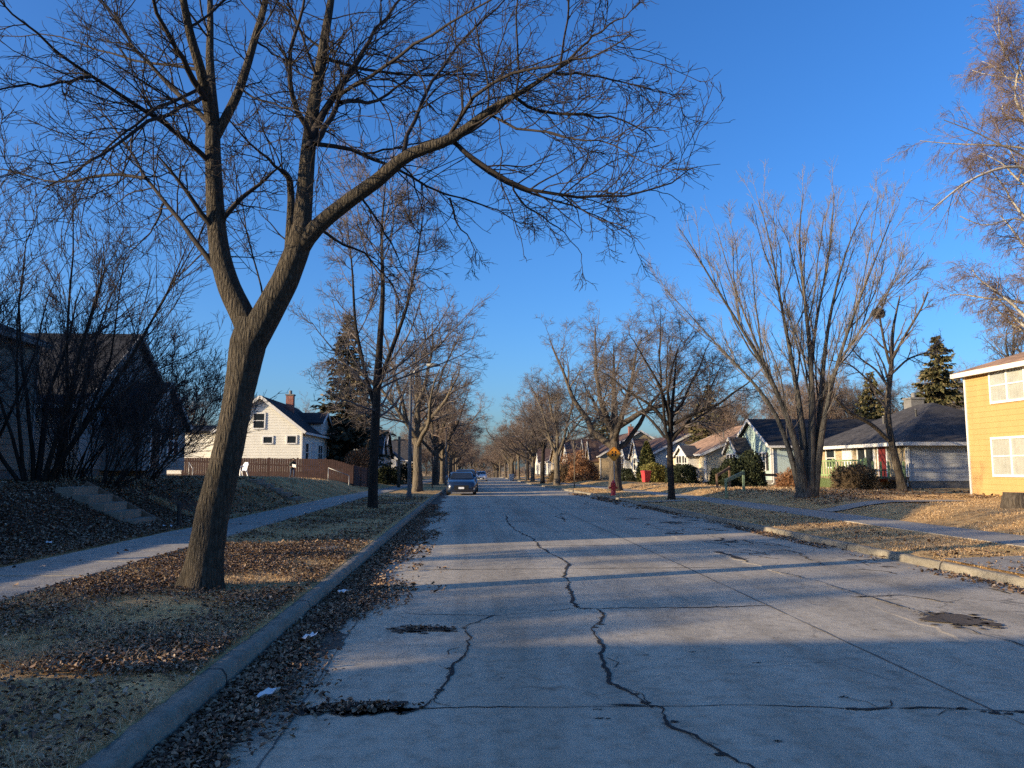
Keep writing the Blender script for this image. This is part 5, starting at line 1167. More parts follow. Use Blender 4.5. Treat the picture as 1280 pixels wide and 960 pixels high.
r = MB(); r.add([(-23.9, 56.1, 4.1), (-17.6, 56.1, 4.1), (-17.6, 64, 4.9), (-23.9, 64, 4.9), (-23.9, 56.1, 4.25), (-17.6, 56.1, 4.25), (-17.6, 64, 5.05), (-23.9, 64, 5.05)], [(3, 2, 1, 0), (4, 5, 6, 7), (0, 1, 5, 4), (1, 2, 6, 5), (2, 3, 7, 6), (3, 0, 4, 7)]); h.part(r, 'wing_roof', M['roof_black'], o)
dm = MB(); dm.add([(-13.7, 59, 5.2), (-12.1, 59, 5.0), (-13.7, 63, 5.2), (-12.1, 63, 5.0)], [(0, 1, 3, 2)])
h.gable_front(-11.6, 61, 64.5, 2.0, 3.2, 4.1, 4.9, M['pale'], M['roof_black'], 'dormer', 1)
h = House('slate_house', 'dark blue porch house with a white gable past the spruce', -18, -9.6, 73, 84, 3.0, 6.2, 'x', M['deepblue'], M['roof_dark'], board=.2, over=.35, zb=.55, found=.4)
h.gable_front(-8.4, 74.2, 78.2, 1.2, .3, 2.5, 4.3, M['pale'], M['roof_dark'], 'porch', 1); h.window('+x', 81, 1, 1.2, 1.3, 2); h.window('+x', 79.5, 3.6, .8, 1, 1); h.doorway('+x', 76.2, mat='door', off=1.22)
for i, y in enumerate((94, 112, 130, 150)):
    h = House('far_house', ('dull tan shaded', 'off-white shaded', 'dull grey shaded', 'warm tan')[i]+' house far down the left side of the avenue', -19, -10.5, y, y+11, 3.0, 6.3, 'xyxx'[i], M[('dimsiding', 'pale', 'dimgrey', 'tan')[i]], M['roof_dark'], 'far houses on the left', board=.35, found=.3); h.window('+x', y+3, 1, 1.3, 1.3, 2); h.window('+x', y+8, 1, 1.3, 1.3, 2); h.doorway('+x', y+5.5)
h = House('unseen_near_house', 'unseen house left of the near verge, shaped so that its shadow crosses the road', -20.5, -14.5, -17, -.4, 3.4, 6.2, 'x', M['dimsiding'], M['roof_dark'], board=.25, zb=1.15, found=.4); h.window('+x', -9, 1.1, 1.2, 1.4, 2); h.window('+x', -2, 1.1, 1.2, 1.4, 2); h.doorway('+x', -5)  # outside the view; its place and size are set for the foreground shade
# ------------------------------------------------------------------ fence, steps, rails, deck
M['fence'] = plain('red brown fence paint', (.05, .024, .02), .8, .35, 4)
M['metal'] = plain('dull galvanised metal', (.3, .3, .29), .5, .2, 10, .6)
M['pole'] = plain('grey lamp post', (.08, .083, .083), .7, .2, 8)
M['plastic'] = plain('white plastic', (.75, .76, .78), .4, .05, 4)
M['red'] = plain('hydrant red paint', (.45, .035, .03), .45, .2, 9)
M['binred'] = plain('red bin plastic', (.42, .04, .045), .5, .12, 5)
M['bingrey'] = plain('pale grey bin plastic', (.5, .5, .48), .5, .12, 5)
M['rubber'] = plain('black rubber', (.015, .015, .016), .8, .2, 20)
M['sign'] = plain('orange yellow sign face', (.6, .24, .02), .5, .08, 5)
M['black'] = plain('black paint', (.012, .012, .012), .5, .1, 5)
M['paper'] = plain('white paper litter', (.72, .72, .7), .8, .08, 6)
M['lamp'] = plain('lamp housing', (.16, .16, .15), .5, .15, 6)

def fence():
    A = Vector((-18.9, 52.2)); B = Vector((-7.75, 52.6)); Cc = Vector((-7.15, 58.5))
    z = lambda p: gzf(p.x, p.y)
    t = thing('board_fence', 'long red-brown board fence before the ivory cottage', 'fence', (A.x, A.y, z(A)))
    o = (A.x, A.y, z(A)); m = MB()
    rr = random.Random(4)
    for P0, P1 in ((A, B), (B, Cc)):
        L = (P1-P0).length; d = (P1-P0)/L; n = int(L/.15)
        for k in range(n):
            a = P0+d*(k*L/n+.006); b = P0+d*((k+1)*L/n-.006); nn = Vector((-d.y, d.x))*.01; h = 1.3+rr.uniform(-.012, .012); zz = min(z(a), z(b))+.06
            m.add([(a.x-nn.x, a.y-nn.y, zz), (b.x-nn.x, b.y-nn.y, zz), (b.x+nn.x, b.y+nn.y, zz), (a.x+nn.x, a.y+nn.y, zz)]+[(a.x-nn.x, a.y-nn.y, zz+h), (b.x-nn.x, b.y-nn.y, zz+h), (b.x+nn.x, b.y+nn.y, zz+h), (a.x+nn.x, a.y+nn.y, zz+h)],
                  [(3, 2, 1, 0), (4, 5, 6, 7), (0, 1, 5, 4), (1, 2, 6, 5), (2, 3, 7, 6), (3, 0, 4, 7)])
    m.v = [(x-o[0], y-o[1], c-o[2]) for x, y, c in m.v]; m.build('board_panel', M['fence'], t)
    for P0, P1, n in ((A, B, 6), (B, Cc, 3)):
        for k in range(n+1 if P0 == A else n):
            q = P0+(P1-P0)*((k if P0 == A else k+1)/n); w = MB(); w.box(-.05, .03, -.3, .05, .13, 1.42)
            c = w.build('post', M['fence'], t); c.location = (q.x-o[0], q.y-o[1], z(q)-o[2])
    for P0, P1 in ((A, B), (B, Cc)):
        w = MB()
        for hh in (.3, 1.15):
            w.bar((P0.x-o[0], P0.y+.03-o[1], z(P0)+hh-o[2]), (P1.x-o[0], P1.y+.03-o[1], z(P1)+hh-o[2]), .04, .09)
        w.build('rail', M['fence'], t)
fence()

def steps(label, x, y, w, n, rise, run, ang=0, mat='step', side=True):
    """steps climbing towards -x (away from the street) from (x, y)"""
    z = gzf(-6.8, y); t = thing('garden_steps', label, 'steps', (x, y, z))
    for k in range(n):
        b = MB(); b.box(-run*(k+1)-.06, 0, rise*k-.25, -run*k, w, rise*(k+1)); c = b.build('step', M[mat], t, bevel=.015)
    if side:
        for yy in (w+.02,):
            b = MB(); b.bar((.1, yy+.03, .02), (-run*n, yy+.03, rise*n+.05), .08, .16); b.build('side_board', M['wood'], t)
steps('worn concrete steps cut into the leafy bank left of the forked tree', -7.8, 18.7, 1.25, 5, .19, .36)
steps('concrete steps up the grassy bank below the white chair', -6.95, 31.6, 1.3, 5, .18, .38, side=False)

def handrail(label, pts, posts, mat, r=.02, name='handrail'):
    b = pts[0]; t = thing(name, label, 'railing', b)
    o = Vector(b); m = MB(); m.tube([Vector(p)-o for p in pts], r, 8); m.build('rail', mat, t, True)
    for q, h in posts:
        m = MB(); qq = Vector(q)-o; m.tube([qq-Vector((0, 0, .1)), qq+Vector((0, 0, h))], r, 8); m.build('post', mat, t, True)
z1 = gzf(-8.15, 45.5); z2 = gzf(-6.95, 45.5)
handrail('thin pale metal handrail on the bank near the fence end', [(-8.15, 45.5, z1+.95), (-6.95, 45.5, z2+.95)], [((-8.15, 45.5, z1), .95), ((-6.95, 45.5, z2), .95)], M['metal'])
z1 = gzf(-18, 51)
handrail('reddish handrail by the left end of the brown fence', [(-17.9, 50.6, z1+1.0), (-17.3, 49.6, z1+.6)], [((-17.9, 50.6, z1), 1.0), ((-17.3, 49.6, z1), .6)], M['metal'])

def timber_rail(label, a, b, mat, h=.9, ho=.9, w=.1):
    a = Vector((*a, gzf(*a))); b = Vector((*b, gzf(*b))); t = thing('step_railing', label, 'railing', a)
    for q, hh in ((a, h), (b, ho)):
        m = MB(); d = q-a; m.box(d.x-w/2, d.y-w/2, d.z-.15, d.x+w/2, d.y+w/2, d.z+hh); m.build('post', mat, t, bevel=.008)
    m = MB(); m.bar(Vector((0, 0, h-.1)), (b-a)+Vector((0, 0, ho-.12)), .06, .16); m.build('rail', mat, t)
timber_rail('sage-green timber railing beside the right sidewalk', (11.8, 35), (13.35, 37), M['greenpost'], .88, 1.0)
timber_rail('brown timber step railing behind the sage-green one', (14.4, 44.3), (15.6, 45.6), M['wood'], .8, 1.25)
timber_rail('low pale timber railing beside the wall of mint-green house', (18.4, 48.0), (19.6, 48.2), M['wood'], .8, .8, .08)

def deck():
    x0, x1, y0, y1 = 20.0, 22.25, 38.0, 44.8; z = gzf(20.5, 41); fl = .62; top = 1.5
    t = thing('timber_deck', 'pale green timber deck with balusters at the grey bungalow', 'deck', (x0, y0, z))
    m = MB(); m.box(0, 0, fl-.1, x1-x0, y1-y0, fl); m.build('deck_floor', M['wood'], t)
    n = 22; bm_ = MB(); bm_.box(-.02, -.05, 0, .02, .05, top-fl-.02); me = bm_.mesh('baluster')
    me.materials.append(M['greenpaint'])
    for k in range(n):
        c = bpy.data.objects.new('baluster', me); COL.objects.link(c); c.parent = t; c.location = (.0, .1+(y1-y0-.2)*k/(n-1), fl-.08)
    for k in range(5):
        c = bpy.data.objects.new('baluster', me); COL.objects.link(c); c.parent = t; c.location = (.4+.4*k, .0, fl-.08); c.rotation_euler = (0, 0, PI/2)
    for yy in (0, (y1-y0)/2, y1-y0):
        m = MB(); m.box(-.06, yy-.06, -.2, .06, yy+.06, top+.08); m.build('post', M['greenpaint'], t)
    for zz in (top-.08, fl+.02):
        m = MB(); m.box(-.05, .06, zz, .03, y1-y0-.06, zz+.08); m.build('rail', M['greenpaint'], t)
    lm = MB(); k = -1.0
    while k < y1-y0:
        for s in (1, -1):
            a, b = (k, 0) if s > 0 else (k, fl-.12); c, d = k+fl-.12, (fl-.12 if s > 0 else 0)
            lo = max(0, k); hi = min(y1-y0, c)
            if hi > lo+.05:
                f = lambda yy: a and b+(d-b)*(yy-k)/(c-k) if a else b+(d-b)*(yy-k)/(c-k)
                lm.bar((.03+.012*s, lo, b+(d-b)*(lo-k)/(c-k)), (.03+.012*s, hi, b+(d-b)*(hi-k)/(c-k)), .035, .01)
        k += .12
    lm.build('lattice', M['greenpaint'], t)
    for i in range(3):
        m = MB(); m.box(-.3*(i+1), y1-y0-1.3, -.1, -.3*i-.07, y1-y0-.1, fl-.2*(i+1)); m.build('step', M['wood'], t)
deck()

# ------------------------------------------------------------------ street furniture
def lamp_post(x, y, h, label, arm=1.6, r=.1):
    t = thing('street_lamp', label, 'street lamp', (x, y, gzf(x, y)), 0, 'street lamps along the road')
    s = 1 if x < 2 else -1
    m = MB(); m.lathe([(r*1.5, -.2), (r*1.5, .25), (r*1.15, .32), (r, 1), (r*.7, h)], n=12); m.build('pole', M['pole'], t, True)
    m = MB(); m.tube([(0, 0, h-.25), (s*arm*.35, 0, h+.2), (s*arm*.75, 0, h+.36), (s*arm, 0, h+.38)], [.045, .04, .035, .03], 8); m.build('arm', M['metal'], t, True)
    m = MB(); ring = lambda xx, w, z0, z1: [(xx, -w, z0), (xx, w, z0), (xx, w*.8, z1), (xx, -w*.8, z1)]
    m.loft([ring(s*(arm-.05), .06, h+.33, h+.43), ring(s*(arm+.2), .14, h+.29, h+.46), ring(s*(arm+.45), .13, h+.3, h+.45), ring(s*(arm+.6), .05, h+.34, h+.41)][::s]); m.build('lamp_head', M['lamp'], t, True)
lamp_post(-2.85, 37.5, 6.1, 'grey street lamp on the left verge in front of the stout sunlit tree', .8, .09)
lamp_post(-2.3, 78, 6.3, 'slim street lamp with a curved arm above the parked dark car', 2.0, .09)
lamp_post(8.2, 111, 6.0, 'thin street lamp far off on the right verge', 1.4, .08)
def wood_pole():
    x, y = -5.6, 62.5; t = thing('utility_post', 'pale wooden post beyond the left sidewalk', 'post', (x, y, gzf(x, y)))
    m = MB(); m.lathe([(.13, -.2), (.12, 2), (.1, 4.1)], n=10); m.build('shaft', M['bark_pale'], t, True)
    m = MB(); m.box(-.45, -.05, 3.75, .45, .05, 3.87); m.build('crossbar', M['wood'], t)
wood_pole()
def sign():
    x, y = 8.2, 43.3; z = gzf(x, y); t = thing('warning_sign', 'orange-yellow diamond warning sign on a thin post near the hydrant', 'sign', (x, y, z))
    m = MB(); m.box(-.03, 0, -.2, .03, .04, 2.62); m.build('post', M['metal'], t)
    m = MB(); s = .43; c = 2.28
    pts = []
    for k in range(4):
        a = k*PI/2
        for d in (-.12, .12): pts.append((s*.93*math.cos(a+d), s*.93*math.sin(a+d)))
    m.loft([[(px, -.016, c+pz) for px, pz in pts], [(px, -.004, c+pz) for px, pz in pts]]); f = m.build('sign_face', M['sign'], t)
    m = MB()
    b = [(px*.9, pz*.9) for px, pz in pts]
    for k in range(8): a0, a1 = b[k], b[(k+1) % 8]; m.bar((a0[0], -.018, c+a0[1]), (a1[0], -.018, c+a1[1]), .004, .018)
    for px, pz, w, h in ((-.09, .12, .09, .1), (.09, .12, .09, .1), (-.09, -.06, .1, .12), (.09, -.06, .08, .12), (0, .02, .2, .04)):
        m.box(px-w/2, -.021, c+pz-h/2, px+w/2, -.0165, c+pz+h/2)
    m.build('symbol', M['black'], f)
sign()
def hydrant():
    x, y = 7.95, 42.3; z = gzf(x, y); t = thing('fire_hydrant', 'red fire hydrant at the right kerb', 'hydrant', (x, y, z))
    m = MB(); m.lathe([(.17, -.05), (.17, .05), (.13, .06), (.125, .5), (.16, .52), (.16, .57), (.14, .6)], n=16); m.build('barrel', M['red'], t, True)
    m = MB(); m.lathe([(.14, .6), (.13, .68), (.09, .75), (.04, .78), (.035, .84)], n=16); m.build('bonnet', M['red'], t, True)
    for a, r, l in ((0, .055, .22), (PI, .055, .22), (-PI/2, .08, .24)):
        m = MB(); m.tube([(0, 0, .42), (math.cos(a)*l, math.sin(a)*l, .42)], r, 10); m.tube([(math.cos(a)*(l-.04), math.sin(a)*(l-.04), .42), (math.cos(a)*l*1.06, math.sin(a)*l*1.06, .42)], r*1.25, 6); m.build('outlet_cap', M['red'], t)
hydrant()
def bin_(x, y, rz, label, mat):
    t = thing('wheeled_bin', label, 'bin', (x, y, gzf(x, y) if x > 7.6 else float(zroad(y))), rz)
    m = MB(); R4 = lambda z, w, d: [(-w, -d, z), (w, -d, z), (w, d, z), (-w, d, z)]
    m.loft([R4(.06, .22, .26), R4(.85, .29, .33), R4(.95, .3, .36)]); m.build('body', mat, t, bevel=.02)
    m = MB(); m.loft([R4(.955, .32, .38), R4(1.0, .32, .38), R4(1.06, .26, .3)]); m.build('lid', mat, t, bevel=.015)
    m = MB(); m.tube([(-.2, .42, .93), (.2, .42, .93)], .018, 8); m.bar((-.2, .3, .9), (-.2, .42, .93), .03); m.bar((.2, .3, .9), (.2, .42, .93), .03); m.build('handle', mat, t)
    for s in (-1, 1):
        m = MB(); m.tube([(s*.24, .24, .1), (s*.3, .24, .1)], .1, 14); m.build('wheel', M['rubber'], t)
bin_(15.4, 66.6, -1.2, 'red wheeled bin on the lawn by the yellow-green bush', M['binred'])
bin_(6.7, 121, -1.4, 'pale wheeled bin far off at the right kerb', M['bingrey'])
def chair():
    D = 45; p = P(301, 594, D); t = thing('garden_chair', 'white plastic garden chair on the lawn by brown fence', 'chair', (p.x, p.y, gzf(p.x, p.y)), R_(-40))
    m = MB(); m.loft([[(-.22, -.2, .4), (.22, -.2, .4), (.22, -.2, .43), (-.22, -.2, .43)], [(-.2, .2, .37), (.2, .2, .37), (.2, .2, .4), (-.2, .2, .4)]]); m.build('seat', M['plastic'], t)
    m = MB(); m.loft([[(-.2, .2, .38), (.2, .2, .38), (.2, .23, .38), (-.2, .23, .38)], [(-.24, .3, .75), (.24, .3, .75), (.24, .33, .75), (-.24, .33, .75)], [(-.14, .34, .88), (.14, .34, .88), (.14, .37, .88), (-.14, .37, .88)]]); m.build('backrest', M['plastic'], t)
    for sx in (-1, 1):
        m = MB(); m.bar((sx*.28, -.24, 0), (sx*.26, -.2, .62), .05); m.build('leg', M['plastic'], t)
        m = MB(); m.bar((sx*.26, .32, 0), (sx*.21, .2, .42), .05); m.build('leg', M['plastic'], t)
        m = MB(); m.bar((sx*.27, -.24, .63), (sx*.24, .27, .66), .06, .03); m.build('armrest', M['plastic'], t)
chair()
def stump():
    x, y = 14.75, 20.2; t = thing('tree_stump', 'cut tree stump on the lawn at the right edge', 'stump', (x, y, gzf(x, y)))
    link('stump_wood', mesh_np('stump', *trunk_with_flare([(0, 0, -.2), (0, 0, .2), (.02, 0, .42)], [.34, .31, .29], 10, 18, 4, 1.35)), M['bark'], t)
    m = MB(); m.lathe([(.28, .4), (.27, .43)], (.02, 0, 0), 18); m.build('cut_face', M['wood'], t)
stump()
def scrap(name, label, px, py, onroad, w, l, seed, z=.16, mat='paper', c='litter'):
    p = G(px, py, 0 if onroad else z); r = random.Random(seed); n = 6; vs = []; zz = float(zroad(p.y))+.05 if onroad else gzf(p.x, p.y)+.06
    for j in range(n):
        for i in range(3): vs.append(((i-1)*w/2*(1-.3*abs(j-2.5)/2.5)+r.uniform(-.01, .01), (j/(n-1)-.5)*l, r.uniform(0, .035)+.02*(i != 1)))
    fs = [(j*3+i, j*3+i+1, (j+1)*3+i+1, (j+1)*3+i) for j in range(n-1) for i in range(2)]
    vs += [(a, b, q-.004) for a, b, q in vs]; fs += [tuple(k+18 for k in f[::-1]) for f in fs]
    m = MB(); m.add(vs, fs); o = m.build(name, M[mat], None, True); o.location = (p.x, p.y, zz); o.rotation_euler = (0, 0, r.uniform(0, 3)); tag(o, label, c)
scrap('paper_litter', 'flat white paper scrap in the near gutter leaves', 335, 880, 1, .06, .17, 1)
scrap('paper_litter', 'crumpled pale wrapper in the middle of the leafy gutter', 386, 806, 1, .09, .2, 2)
scrap('paper_litter', 'small white scrap at the kerb near the forked tree', 431, 747, 1, .08, .22, 3)
scrap('paper_litter', 'white scrap among leaves on the bank left of sidewalk', 62, 681, 0, .12, .22, 5, .25)
scrap('paper_litter', 'white scrap at the foot of the worn steps', 208, 661, 0, .12, .3, 6, .22)
m = MB(); m.lathe([(.3, -.1), (.3, .03), (.27, .045)], n=20); o = m.build('utility_cover', M['kerb'], None); pp = G(405, 685, .17); o.location = (pp.x, pp.y, gzf(pp.x, pp.y)); tag(o, 'round pale utility cover set in the left verge', 'cover')
m = MB(); m.lathe([(.05, -.1), (.05, .55), (.03, .6)], n=8); o = m.build('marker_post', M['black'], None); pp = G(223, 660, .2); o.location = (pp.x, pp.y, gzf(pp.x, pp.y)); tag(o, 'short black stub post beside the worn steps', 'post')

# ------------------------------------------------------------------ person by the fence
def person():
    D = 50.3; p = P(365, 598.5, D); s = .74
    base = Vector((p.x, p.y, gzf(p.x, p.y)))
    t = thing('person', 'person in dark hooded jacket and blue trousers holding white papers', 'person', base, R_(-60)); t.scale = (s, s, s)
    # a walking figure bent a little forward, facing +x in its own frame
    J = {'pel': (0, 0, .9), 'sp': (.05, 0, 1.12), 'ch': (.13, 0, 1.34), 'nk': (.19, 0, 1.5), 'hd': (.25, 0, 1.63), 'ht': (.27, 0, 1.74),
         'hl': (.01, .1, .86), 'kl': (.2, .11, .5), 'al': (.1, .11, .1), 'tl': (.3, .12, .04), 'hr': (-.01, -.1, .86), 'kr': (.02, -.11, .48), 'ar': (-.24, -.11, .14), 'tr': (-.08, -.12, .04),
         'sl': (.13, .19, 1.4), 'el': (.17, .25, 1.12), 'wl': (.42, .17, 1.08), 'sr': (.13, -.19, 1.4), 'er': (.0, -.27, 1.13), 'wr': (.26, -.2, 1.02)}
    rad = {'pel': .15, 'sp': .145, 'ch': .17, 'nk': .065, 'hd': .105, 'ht': .085, 'hl': .1, 'kl': .07, 'al': .05, 'tl': .04, 'hr': .1, 'kr': .07, 'ar': .05, 'tr': .04, 'sl': .075, 'el': .055, 'wl': .04, 'sr': .075, 'er': .055, 'wr': .04}
    E = [('pel', 'sp'), ('sp', 'ch'), ('ch', 'nk'), ('nk', 'hd'), ('hd', 'ht'), ('pel', 'hl'), ('hl', 'kl'), ('kl', 'al'), ('al', 'tl'), ('pel', 'hr'), ('hr', 'kr'), ('kr', 'ar'), ('ar', 'tr'), ('ch', 'sl'), ('sl', 'el'), ('el', 'wl'), ('ch', 'sr'), ('sr', 'er'), ('er', 'wr')]
    # hands: palm, four fingers, thumb
    for sd, sg in (('l', 1), ('r', -1)):
        w = Vector(J['w'+sd]); J['p'+sd] = tuple(w+Vector((.07, 0, -.01))); rad['p'+sd] = .03; E.append(('w'+sd, 'p'+sd))
        for k in range(4):
            a = 'f%s%d' % (sd, k); J[a] = tuple(w+Vector((.13, (k-1.5)*.022, -.02))); J[a+'t'] = tuple(w+Vector((.155+.008*(k in (1, 2)), (k-1.5)*.022, -.05))); rad[a] = .0095; rad[a+'t'] = .008; E += [('p'+sd, a), (a, a+'t')]
        a = 'th'+sd; J[a] = tuple(w+Vector((.09, -sg*.05, .01))); rad[a] = .01; E.append(('w'+sd, a))
    ks = list(J); me = bpy.data.meshes.new('body'); me.from_pydata([J[k] for k in ks], [(ks.index(a), ks.index(b)) for a, b in E], [])
    o = bpy.data.objects.new('body', me); COL.objects.link(o)
    md = o.modifiers.new('skin', 'SKIN'); sv = me.skin_vertices[0].data
    for i, k in enumerate(ks): sv[i].radius = (rad[k],)*2; sv[i].use_root = (k == 'pel')
    o.modifiers.new('sub', 'SUBSURF').levels = 2
    dg = bpy.context.evaluated_depsgraph_get(); nm = bpy.data.meshes.new_from_object(o.evaluated_get(dg))
    o.modifiers.clear(); o.data = nm; o.parent = t
    mats = [plain('dark jacket', (.03, .032, .03), .9, .3), plain('blue trousers', (.03, .045, .085), .9, .2), plain('skin', (.35, .2, .14), .6, .1), M['rubber']]
    for m_ in mats: nm.materials.append(m_)
    for f in nm.polygons:
        c = f.center
        f.material_index = 3 if c.z < .1 else 1 if c.z < .88 else 2 if (c.z > 1.54 and c.x > .3) or (c.x > .44 and c.z < 1.2) or (c.x > .285 and c.y < -.1 and c.z < 1.1) else 0
    # hood
    m = MB(); pts = []
    hm = MB(); n = 12
    for k in range(6):
        ph = PI*(.08+.62*k/5); ring = []
        for j in range(n):
            a = 2*PI*j/n; q = Vector((.13*math.sin(ph)*math.cos(a), .13*math.sin(ph)*math.sin(a), .15*math.cos(ph))); ring.append((q.x*1.05+.225-.02*k/5, q.y, q.z+1.645))
        pts.append(ring)
    for k in range(5):
        for j in range(n):
            if math.cos(2*PI*(j+.5)/n) > .55 and k > 1: continue
            hm.add([pts[k][j], pts[k][(j+1) % n], pts[k+1][(j+1) % n], pts[k+1][j]], [(0, 1, 2, 3)])
    hm.build('hood', mats[0], t, True)
    # face: eyes, nose, mouth
    fm = MB()
    for yy in (-.035, .035): fm.lathe([(.001, -.012), (.013, 0), (.001, .012)], (.345, yy, 1.655), 8)
    fm.build('eye', M['black'], t); fm = MB(); fm.loft([[(.34, -.012, 1.6), (.34, .012, 1.6), (.36, .012, 1.6), (.375, 0, 1.605)], [(.335, -.008, 1.65), (.335, .008, 1.65), (.345, .006, 1.65), (.348, 0, 1.65)]]); fm.build('nose', mats[2], t)
    fm = MB(); fm.box(.325, -.025, 1.565, .345, .025, 1.574); fm.build('mouth', M['doorred'], t)
    # papers in the hands: a thing of its own
    q = MB()
    for k in range(5): q.box(-.13, -.004+.006*k-.012, -.09+.004*k, .13, -.001+.006*k-.012, .09+.004*k)
    pp = q.build('paper_bundle', M['paper'], None)
    R = Matrix.Rotation(R_(-60), 4, 'Z'); loc = base+R @ (Vector((.5, .0, 1.1))*s); pp.location = loc; pp.rotation_euler = (R_(20), R_(8), R_(-20)); tag(pp, 'white bundle of papers held by the hooded person', 'papers')
person()

# ------------------------------------------------------------------ cars
def car(label, x, y, rz, col, group=None, suv=0, name='parked_car'):
    z = float(zroad(y)); t = thing(name, label, 'car', (x, y, z), rz, group)
    paint, nt, b = newmat('car paint'); b.inputs['Base Color'].default_value = (*col, 1); b.inputs['Roughness'].default_value = .28; b.inputs['Metallic'].default_value = 0; b.inputs['Coat Weight'].default_value = .6; b.inputs['Coat Roughness'].default_value = .06
    bump(nt, b, noise(nt, objco(nt), 3, 2), .02, .01)
    H = .1*suv
    def sec(yy, w, z0, z1, k=.82):      # front is -y
        return [(-w*.94, yy, z0), (w*.94, yy, z0), (w, yy, z0+.12), (w, yy, z0+(z1-z0)*.62), (w*.95, yy, z0+(z1-z0)*.86), (w*k, yy, z1), (-w*k, yy, z1), (-w*.95, yy, z0+(z1-z0)*.86), (-w, yy, z0+(z1-z0)*.62), (-w, yy, z0+.12)]
    m = MB(); m.loft([sec(-2.18, .62, .3, .6), sec(-2.1, .78, .22, .74), sec(-1.9, .88, .19, .83+H*.5), sec(-1.3, .92, .18, .93+H*.6), sec(-.8, .925, .18, .98+H*.7, .86), sec(.8, .925, .18, 1.0+H*.8, .86), sec(1.7, .91, .2, 1.0+H*.8), sec(2.1, .85, .25, .92+H), sec(2.2, .75, .32, .8)]); m.build('body', paint, t, True)
    def cs(yy, wb, wt, zt, zb=.93): return [(-wb, yy, zb+H*.6), (wb, yy, zb+H*.6), (wb*.97, yy, zb+(zt-zb)*.4), (wt, yy, zt-.05), (wt*.86, yy, zt), (-wt*.86, yy, zt), (-wt, yy, zt-.05), (-wb*.97, yy, zb+(zt-zb)*.4)]
    m = MB(); T = 1.42+H
    m.loft([cs(-.75, .8, .78, .99+H), cs(-.1, .83, .66, T-.04), cs(.35, .84, .68, T), cs(1.1, .83, .66, T-.02), cs(1.95, .78, .7, 1.08+H*1.5)]); m.build('cabin', paint, t, True)
    g = MB(); g.add([(-.72, -.72, 1.0+H), (.72, -.72, 1.0+H), (.58, -.13, T-.08), (-.58, -.13, T-.08)], [(0, 1, 2, 3)]); g.v = [(a, bb-.035, c+.02) for a, bb, c in g.v]; g.build('windscreen', M['glass'], t)
    g = MB(); g.add([(-.66, 1.9, 1.12+H), (.66, 1.9, 1.12+H), (.56, 1.25, T-.06), (-.56, 1.25, T-.06)], [(3, 2, 1, 0)]); g.v = [(a, bb+.05, c+.03) for a, bb, c in g.v]; g.build('rear_window', M['glass'], t)
    for s in (-1, 1):
        g = MB(); g.add([(s*.86, -.5, 1.02+H), (s*.86, 1.5, 1.04+H), (s*.72, 1.1, T-.1), (s*.72, -.02, T-.1)], [(0, 1, 2, 3)]); g.build('side_window', M['glass'], t)
        g = MB(); g.loft([[(s*.88, -.55, 1.0+H), (s*1.04, -.55, 1.0+H), (s*1.05, -.55, 1.13+H), (s*.9, -.55, 1.11+H)], [(s*.88, -.42, 1.02+H), (s*1.0, -.42, 1.02+H), (s*1.0, -.42, 1.11+H), (s*.9, -.42, 1.1+H)]]); g.build('wing_mirror', paint, t)
        for sy, zz in ((-2.06, .7), (2.12, .82)):
            g = MB(); a = -1 if sy < 0 else 1
            g.loft([[(s*.5, sy+.02*a, zz-.05), (s*.8, sy-.12*a, zz-.03), (s*.84, sy-.16*a, zz+.06), (s*.55, sy-.02*a, zz+.05)], [(s*.5, sy-.1*a, zz-.05), (s*.8, sy-.2*a, zz-.03), (s*.84, sy-.24*a, zz+.06), (s*.55, sy-.14*a, zz+.05)]]); g.build('headlight' if sy < 0 else 'tail_light', M['plastic'] if sy < 0 else M['doorred'], t)
        for yy in (-1.38, 1.38):
            g = MB(); g.tube([(s*.72, yy, .33), (s*.925, yy, .33)], .33, 20); w = g.build('wheel', M['rubber'], t, False)
            g = MB(); g.tube([(s*.92, yy, .33), (s*.935, yy, .33)], .22, 14); g.build('rim', M['metal'], w)
        g = MB(); g.box(min(s*.5, s*.82), -2.13, .36, max(s*.5, s*.82), -2.04, .46); g.build('fog_lamp', M['metal'], t)
    g = MB(); g.box(-.45, -2.2, .33, .45, -2.12, .62); g.build('grille', M['black'], t)
    for yy, zz in ((-2.215, .46), (2.215, .6)):
        g = MB(); g.box(-.17, yy-.008, zz-.06, .17, yy+.008, zz+.06); g.build('number_plate', M['plastic'], t)
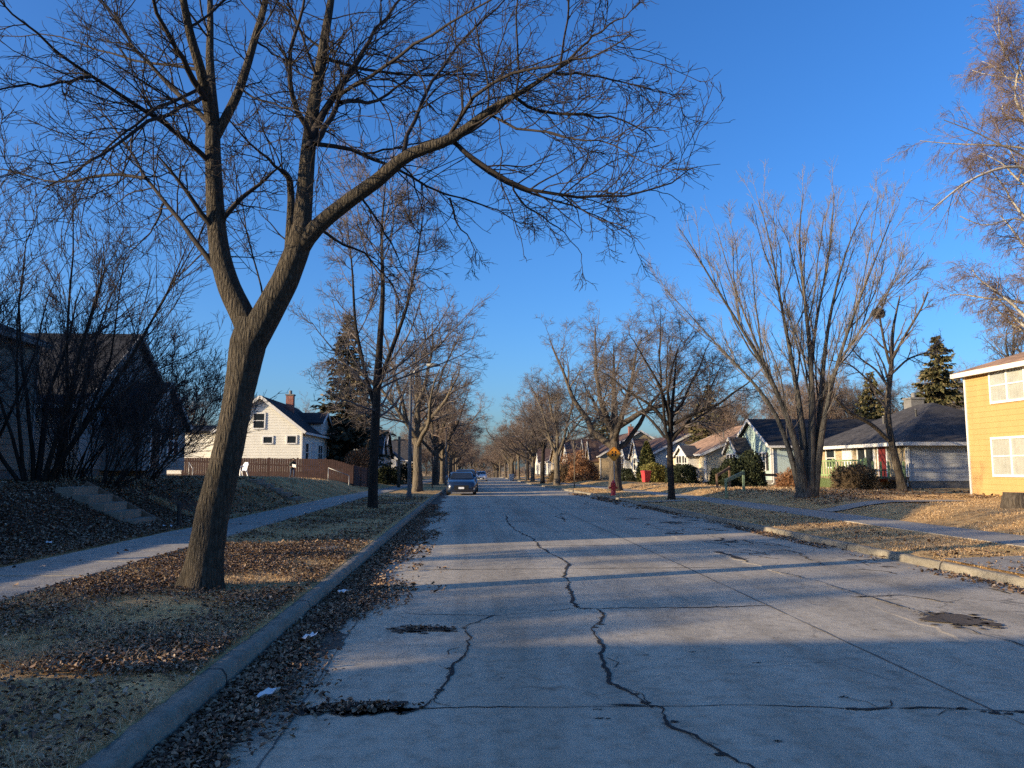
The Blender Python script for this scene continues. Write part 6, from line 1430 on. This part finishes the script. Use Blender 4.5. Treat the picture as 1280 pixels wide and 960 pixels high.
    return t
car('dark blue car facing the camera, parked at the left kerb', -.45, 50, 0, (.008, .018, .045), suv=.1)
car('dark vehicle parked just behind the dark blue car', -.25, 57.5, 0, (.012, .016, .022), suv=2.0)
car('silver car farther back at the left kerb', -.86, 66, 0, (.3, .34, .4), suv=.5)
car('small white car far down the road', 1.85, 118, 0, (.6, .6, .6), suv=1.0, name='car')
# ------------------------------------------------------------------ daylight
EL, AZ = R_(11.5), (0.945, 0.327)       # light travels towards +x and slightly +y
sv = Vector((AZ[0]*math.cos(EL), AZ[1]*math.cos(EL), -math.sin(EL))).normalized()
sun = bpy.data.objects.new('sun', bpy.data.lights.new('sun', 'SUN')); COL.objects.link(sun)
sun.rotation_euler = sv.to_track_quat('-Z', 'Y').to_euler(); sun.data.energy = 4.0; sun.data.angle = R_(.5); sun.data.color = (1, .79, .5)
sun.location = (-40, -15, 30)
w = bpy.data.worlds.new('World'); S.world = w; w.use_nodes = True; nt = w.node_tree
bg = nt.nodes['Background']
sky = nt.nodes.new('ShaderNodeTexSky'); sky.sky_type = 'NISHITA'; sky.sun_disc = False
sky.sun_elevation = EL; sky.sun_rotation = math.atan2(-AZ[0], -AZ[1]); sky.altitude = 200
sky.air_density = 1.0; sky.dust_density = 2.2; sky.ozone_density = 5.6
hs = nt.nodes.new('ShaderNodeHueSaturation'); hs.inputs['Saturation'].default_value = 1.08; hs.inputs['Hue'].default_value = .506
nt.links.new(sky.outputs[0], hs.inputs['Color']); nt.links.new(hs.outputs[0], bg.inputs['Color'])
bg.inputs['Strength'].default_value = .125
S.view_settings.view_transform = 'Standard'; S.view_settings.look = 'None'; S.view_settings.gamma = 1; S.view_settings.exposure = 1.25
S.view_settings.use_curve_mapping = False
S.render.engine = 'CYCLES'
S.cycles.max_bounces = 7; S.cycles.diffuse_bounces = 5; S.cycles.glossy_bounces = 3; S.cycles.transparent_max_bounces = 8; S.cycles.caustics_reflective = False; S.cycles.caustics_refractive = False
S.cycles.use_denoising = False
